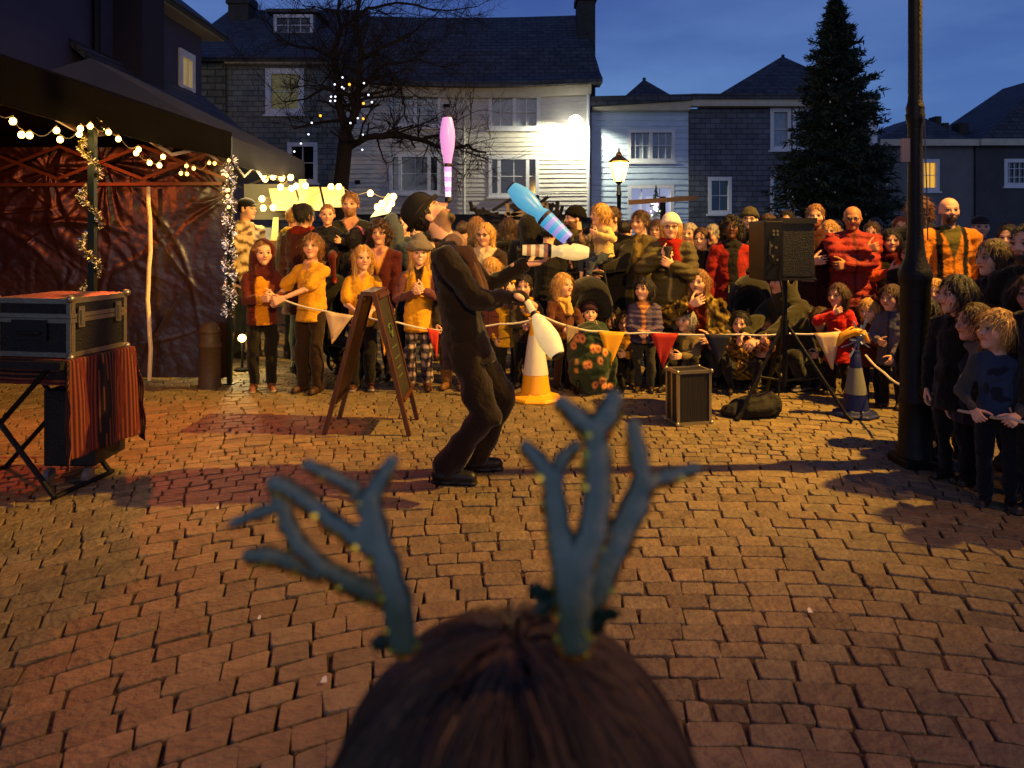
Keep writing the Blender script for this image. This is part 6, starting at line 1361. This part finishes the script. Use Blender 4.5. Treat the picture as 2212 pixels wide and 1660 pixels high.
put('person in a dark flat cap behind the orange raincoat', 2118, 7.9, 466, rz=-20, hat=('cap', '241c20'), hair=('short', 'grey'), top=('coat', '4a2a1a'))
put('long-haired child in a black coat, face lit, before the flat cap', 2150, 4.6, 517, rz=-62, yaw=-24, hair=('long', 'brown', .9), top=('coat', '1c1815'), gender=1, bot='0f0e0e')
put('dark-haired adult in profile cut by the right picture edge', 2222, 4.4, 484, rz=-55, yaw=-10, hair=('short', 'dark'), beard='dark', top=('coat', '1a1512'), bot='0f0e0e')
put('lit child face at the far right edge under the adult in profile', 2232, 4.15, 592, rz=-50, hair=('mop', 'brown'), top=('coat', '3a2018'), bot='0f0e0e')
put('fair child with orange-lit face between the post and the dark boy', 2022, 6.2, 603, rz=-30, yaw=-10, hair=('mop', 'blond'), top=('coat', '4a2a1a'), bot='0f0e0e', hr=(-.04, -.14, .70), scarf='4a1a14')
put('boyish child in solid black with a thick fringe right of the lamp post', 2070, 4.25, 594, rz=-60, yaw=-26, hair=('mop', 'dark'), top=('coat', '0f0f11'), bot='0c0c0d')
put('brown-haired child in a navy coat with fluffy grey hood', 2108, 4.15, 655, rz=-64, yaw=-22, hair=('mop', 'brown'), top=('coat', '1c1e2a'), scarf='6a625e', bot='0f0f12')
def squirrel(q, C, tz):
    c = A(lin('1c1f28')); x, z_ = q[:, 0], q[:, 2]; f = q[:, 1] < 0
    for cx, cz, rx, rz_ in ((.0, .20, .035, .018), (.03, .215, .018, .016), (-.03, .19, .012, .012), (.0, .10, .030, .030), (.02, .07, .045, .015), (-.045, .11, .014, .030)): C[f & (((x-cx)/rx)**2+((z_-cz)/rz_)**2 < 1)] = c
    return C
put('blond child in a blue sweater printed with dark animal shapes, nearest on the right', 2156, 3.85, 668, rz=-38, yaw=-40, pit=4, hair=('mop', 'blond'), top=('shirt', '2e3a50'), sleeve='423e3a', hem=-.03, paint=[squirrel], bot='0f1016', hr=(-.09, -.14, .50), hl=(.09, -.15, .50), curl=(1.2, 1.2), q=1.1)
put('dark-clothed child standing close behind the lamp post', 1996, 4.95, 640, rz=-50, hair=('mop', 'dark'), top=('coat', '0e0e10'), bot='0c0c0d')
put('adult in black at the right edge behind the sweater child', 2262, 3.7, 560, rz=-60, hair=('short', 'dark'), top=('coat', '0f0e0f'), bot='0c0c0d')
put('child in black half hidden behind the brown-haired child in the fluffy hood', 2052, 4.75, 668, rz=-50, hair=('mop', 'brown'), top=('coat', '0e0e10'), bot='0c0c0d', shoe='0c0c0c')
put('dark child squeezed between the long-haired child and the right edge', 2196, 4.55, 606, rz=-48, hair=('mop', 'dark'), top=('coat', '101012'), bot='0c0c0d', shoe='0c0c0c')
put('short dark child at the right edge behind the blue sweater', 2228, 3.95, 700, rz=-40, hair=('bob', 'brown'), top=('coat', '121014'), bot='0c0c0d', shoe='0c0c0c')
for u, Y, v, rz, hk, hc_, tc_, lb_ in ((1290, 8.3, 470, -20, 'short', 'dark', '17150f', 'dark-jacketed adult directly behind the blond toddler'), (1420, 8.2, 474, -20, 'bob', 'brown', '2a2416', 'brown-bobbed adult squeezed between olive coat and pink beanie'), (1490, 8.0, 482, -24, 'short', 'grey', '22221e', 'grey-haired adult right behind the pink beanie shoulder'),
        (1660, 7.9, 462, -20, 'long', 'brown', '1c1714', 'long-haired adult hidden behind the loudspeaker panel'), (1700, 8.2, 455, -20, 'short', 'dark', '191614', 'dark adult peering over the loudspeaker top'), (1792, 8.1, 476, -20, 'bob', 'blond', '2e1a14', 'fair-bobbed adult between bearded man and red jacket'),
        (1884, 7.9, 480, -24, 'short', 'brown', '241814', 'brown-haired adult touching the red jacket sleeve'), (1966, 6.9, 520, -30, 'mop', 'dark', '15120f', 'child-height dark head just left of the lamp post'), (2088, 7.4, 500, -30, 'bob', 'brown', '2a1c14', 'brown-bobbed adult right of the orange raincoat'), (2180, 6.6, 486, -40, 'short', 'dark', '14110f', 'dark adult behind the long-haired child at right')):
    put(lb_, u, Y, v, rz=rz, yaw=-8, hair=(hk, hc_), top=('coat', tc_), bot='100e0d')
for u, Y, rz, hk, hc_, tc_, lb_ in ((1445, 7.0, -20, 'bob', 'fairbrown', '3a2a18', 'seated fair child in brown beside the purple jacket'), (1476, 6.75, -30, 'mop', 'grey', '6a5a3c', 'small seated child in a pale furry hood behind the metal case'), (1745, 6.95, -30, 'mop', 'dark', '1a1815', 'dark seated child right of the tripod pole'),
        (1770, 6.8, -36, 'bob', 'brown', '2a1a16', 'seated brown-haired child under the cream pennant'), (1320, 7.1, -10, 'mop', 'dark', '1c1a18', 'dark seated child between pushchair and yellow pennant')):
    person(lb_, u, Y, 1.08, rz=rz, yaw=-8, pel=(0, .05, .16), hair=(hk, hc_), fr=(-.1, -.2), fl=(.1, -.2), kr=(-.5, -1, .8), kl=(.5, -1, .8), hr=(-.05, -.2, .3), hl=(.05, -.2, .3), top=('coat', tc_), bot='14120f')
# ---------------- rows of people farther back
bk = [(1475, 9.4, 484, 170, 'dark', '1a1a1c', 'black-haired adult walking away behind the pink beanie'), (1690, 9.3, 474, -20, 'brown', '201c1a', 'brown-haired adult far behind the loudspeaker'), (1720, 9.9, 468, 200, 'grey', '2a2622', 'grey-haired adult farthest behind the loudspeaker'),
      (1805, 9.0, 474, -30, 'dark', '1a1412', 'dark adult between the two men behind the crowd'), (1890, 9.2, 470, -30, 'brown', '2a1c16', 'dim adult behind the red jacket shoulder'), (1350, 9.0, 476, 150, 'dark', '151517', 'dark head beyond the cream fleece'),
      (1000, 9.4, 478, 160, 'brown', '22201e', 'brown-haired adult facing the houses behind the juggler'), (900, 9.8, 484, 20, 'dark', '1c1c20', 'dark-coated adult far behind the bucket hat'), (1210, 9.6, 476, 150, 'dark', '151416', 'dark adult near the barrow, right of the cart'), (2178, 7.4, 480, -30, 'brown', '2a1a14', 'dim brown-haired adult behind the long-haired child')]
for u, Y, v, rz, hc_, tc_, lb_ in bk: put(lb_, u, Y, v, rz=rz, hair=('short', hc_), top=('coat', tc_), q=.8, g='people in the back rows')
# ------------------------------------------------------------------ the child in front of the lens with toy antlers
FY = .42
FH = 1.30
def front_child():
    rg = np.random.RandomState(5); top_z = CH-(1490-CV)/FL*FY
    root, I = person('child seen from behind in the foreground, brown hair under toy antlers', 1112, FY, top_z, rz=180, hair=('long', '2a1a10', 1.2), top=('coat', '1a1614'), bot='14110f', group=False, q=1.5, bulk=.95)
    hc = I['head']; hh = I['hh']; V = []; F = []; C = []; n = 0
    NS, K = 11000, 15
    for s in range(NS):
        # root on the crown, away from a wandering parting, flowing down and back
        th = rg.uniform(0, 2*math.pi); ph = math.acos(1-rg.uniform(0, .92)); lift = rg.uniform(0, .020)+.007
        clump = math.floor(th*7+ph*2)*.9; w = .0007*rg.uniform(.6, 1.4)
        wv = rg.uniform(0, 6.28); pts = []
        for k in range(K):
            p_ = ph+k*.145; t_ = th+.10*math.sin(k*.35+clump)+.05*math.sin(wv+k*.5)
            if p_ < 1.75:
                d = (math.sin(p_)*math.cos(t_), math.sin(p_)*math.sin(t_), math.cos(p_)); R = (.375*hh+lift+.003*math.sin(clump*3+k*.6), .445*hh+lift+.003*math.sin(clump*3+k*.6), .405*hh+lift)
                p = A((d[0]*R[0], d[1]*R[1]-.01, d[2]*R[2]+.03)); e0 = p
            else: p = e0+A((d[0]*.004*(k), d[1]*.004*k, -.016*(p_-1.6)/.145*.9))
            pts.append(p)
        pts = A(pts)+A((hc.x, hc.y, hc.z)); tn = np.gradient(pts, axis=0); sd = np.cross(tn, A((0, -.6, 1))); sd /= np.linalg.norm(sd, axis=1)[:, None]+1e-9
        tw = (w*np.linspace(1, .35, K))[:, None]; up = np.cross(sd, tn); up /= np.linalg.norm(up, axis=1)[:, None]+1e-9
        V.append(np.stack([pts-sd*tw, pts+up*tw*.8, pts+sd*tw], 1).reshape(-1, 3)); i = np.arange(K-1)*3+n
        F.append(np.concatenate([np.stack([i, i+3, i+4, i+1], 1), np.stack([i+1, i+4, i+5, i+2], 1)])); n += K*3
        g = rg.uniform(.6, 1.35)*(1+.45*math.sin(clump*2)); c = A(lin('4c3724'))*g
        if rg.rand() < .10*(math.cos(th) < -.2)+.03: c = A(lin('8a6238'))*g
        C.append(np.tile(c, (K*3, 1)))
    o = npmesh('hair_strands', np.vstack(V), np.vstack(F), np.vstack(C), mat('hair_strands', attr=True, rough=.55, spec=.35))
    o.parent = root; o.matrix_parent_inverse = (Matrix.Translation(root.location) @ Matrix.Rotation(R_(180), 4, 'Z')).inverted()
    return hc, hh
HC_, HH_ = front_child()
felt_m = mat('antler_felt', attr=True, rough=.9, bump=.2, bscale=260, var=.15, vscale=60, sheen=.3)
seq_m = mat('gold_sequin', 'ffd040', rough=.28, metal=1.)
def conv(c): return (483.6+c[0]*.50107, 828+c[1]*.50107)
def antler_pt(c, dy=0):
    u, v = conv(c); return P(u, v, FY-.035+dy)
def antlers():
    t = empty('antler_headband', tuple(P(1060, 1360, FY-.03)), label='teal felt reindeer antlers with gold sequins on the foreground child\'s head', cat='toy antlers'); loc = t.location
    left = [([(770, 1120), (745, 930), (700, 780), (655, 620), (628, 500)], 30, 21, 0), ([(628, 500), (680, 410), (728, 335)], 20, 13, 0), ([(640, 640), (605, 540), (560, 450), (440, 390), (365, 352)], 15, 14, .012),
            ([(640, 720), (560, 660), (470, 600), (350, 500), (270, 450), (222, 432)], 19, 17, 0), ([(270, 520), (150, 560), (40, 605)], 15, 10, .02), ([(700, 930), (610, 890), (520, 850), (420, 790), (330, 700), (280, 610), (250, 520), (225, 450)], 24, 15, .018),
            ([(420, 820), (300, 770), (190, 745), (115, 745)], 22, 17, .026)]
    right = [([(1515, 1120), (1500, 950), (1530, 790), (1590, 640), (1610, 480), (1610, 330), (1600, 200)], 34, 24, 0), ([(1600, 210), (1530, 150), (1455, 85)], 22, 15, 0), ([(1600, 210), (1655, 140), (1680, 65)], 24, 18, 0),
             ([(1520, 1000), (1480, 850), (1450, 680), (1430, 540), (1415, 420)], 30, 20, .004), ([(1415, 410), (1355, 330), (1303, 272)], 19, 13, .004), ([(1415, 420), (1460, 330), (1520, 270)], 18, 13, .012),
             ([(1560, 980), (1620, 830), (1690, 680), (1770, 530), (1810, 420)], 34, 24, .010), ([(1810, 420), (1785, 300), (1765, 185)], 21, 16, .008), ([(1810, 430), (1920, 400), (2030, 370)], 20, 13, .014)]
    px = .50107/FL*FY
    for name, br in (('antler', left), ('antler', right)):
        S = Sdf(); blue = lin('909c86'); rgs = random.Random(3); sq = MB()
        for pts, r0, r1, dy in br:
            n = len(pts)-1; w = [A(antler_pt(p, dy))-A(loc) for p in pts]
            for i in range(n):
                ra, rb = (r0+(r1-r0)*i/n)*px*1.95, (r0+(r1-r0)*(i+1)/n)*px*2.2
                S.cap(w[i], w[i+1], ra, rb, blue, .004, (0, 1, 0), 1.9)
        V, Q, C = S.mesh(.0016)
        # normals decide which side is the teal front felt and which the olive sequinned edge
        nv = np.zeros_like(V); fn = np.cross(V[Q[:, 2]]-V[Q[:, 0]], V[Q[:, 3]]-V[Q[:, 1]])
        for k in range(4): np.add.at(nv, Q[:, k], fn)
        nv /= np.linalg.norm(nv, axis=1)[:, None]+1e-12
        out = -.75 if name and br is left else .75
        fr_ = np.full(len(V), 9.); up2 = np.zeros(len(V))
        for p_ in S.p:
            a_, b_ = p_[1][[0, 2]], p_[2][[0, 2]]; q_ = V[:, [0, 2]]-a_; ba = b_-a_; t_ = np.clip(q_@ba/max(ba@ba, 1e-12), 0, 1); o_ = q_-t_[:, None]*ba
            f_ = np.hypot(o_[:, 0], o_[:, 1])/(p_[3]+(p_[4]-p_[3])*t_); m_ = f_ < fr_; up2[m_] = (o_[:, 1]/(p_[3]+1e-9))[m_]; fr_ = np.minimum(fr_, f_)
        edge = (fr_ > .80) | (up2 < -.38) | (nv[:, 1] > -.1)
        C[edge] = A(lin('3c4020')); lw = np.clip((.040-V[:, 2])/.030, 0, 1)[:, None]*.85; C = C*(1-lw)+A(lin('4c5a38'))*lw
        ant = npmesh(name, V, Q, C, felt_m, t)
        cand = np.nonzero(edge & (nv[:, 1] < -.1) & (up2 < .1))[0]; rs = np.random.RandomState(4)
        for i in rs.choice(cand, min(420, len(cand)), False):
            p, nn = Vector(V[i]), Vector(nv[i]); nn = (nn+Vector(rs.normal(size=3))*.35).normalized(); a = nn.orthogonal().normalized(); b = nn.cross(a); r = .0014*rs.uniform(.6, 1.4)
            p = p+nn*.0006; k = [p+(a*math.cos(q*1.047)+b*math.sin(q*1.047))*r for q in range(6)]; sq.add(k, [tuple(range(6))])
        sq.build('sequins', seq_m, ant)
    lf = MB()
    for cx, cy, ang in ((1370, 905, 2.6), (1400, 950, 3.6), (1640, 1000, .3), (700, 1120, 2.9), (1620, 1035, 1.2)):
        c = Vector(antler_pt((cx, cy)))-loc; d = Vector((math.cos(ang), -.3, math.sin(ang)))*.009; s = Vector((-math.sin(ang), -.2, math.cos(ang)))*.004
        lf.add([c-d, c-d*.4+s*1.2, c+s*.8, c+d*.5+s*1.2, c+d, c+d*.5-s*1.2, c-s*.8, c-d*.4-s*1.2, c+Vector((0, -.002, 0))], [(i, (i+1) % 8, 8) for i in range(8)])
    lf.build('holly_leaves', mat('holly_green', '16301c', rough=.5), t)
    hb = MB(); R1 = .43*HH_
    hb.tube([(HC_.x-loc.x+R1*math.sin(a), HC_.y-loc.y+.012, HC_.z-loc.z+.02+R1*1.02*math.cos(a)) for a in [(-1.5+k*.15) for k in range(21)]], .0035, 8); hb.build('headband', mat('dark_red_band', '4a1410', rough=.7), t)
antlers()
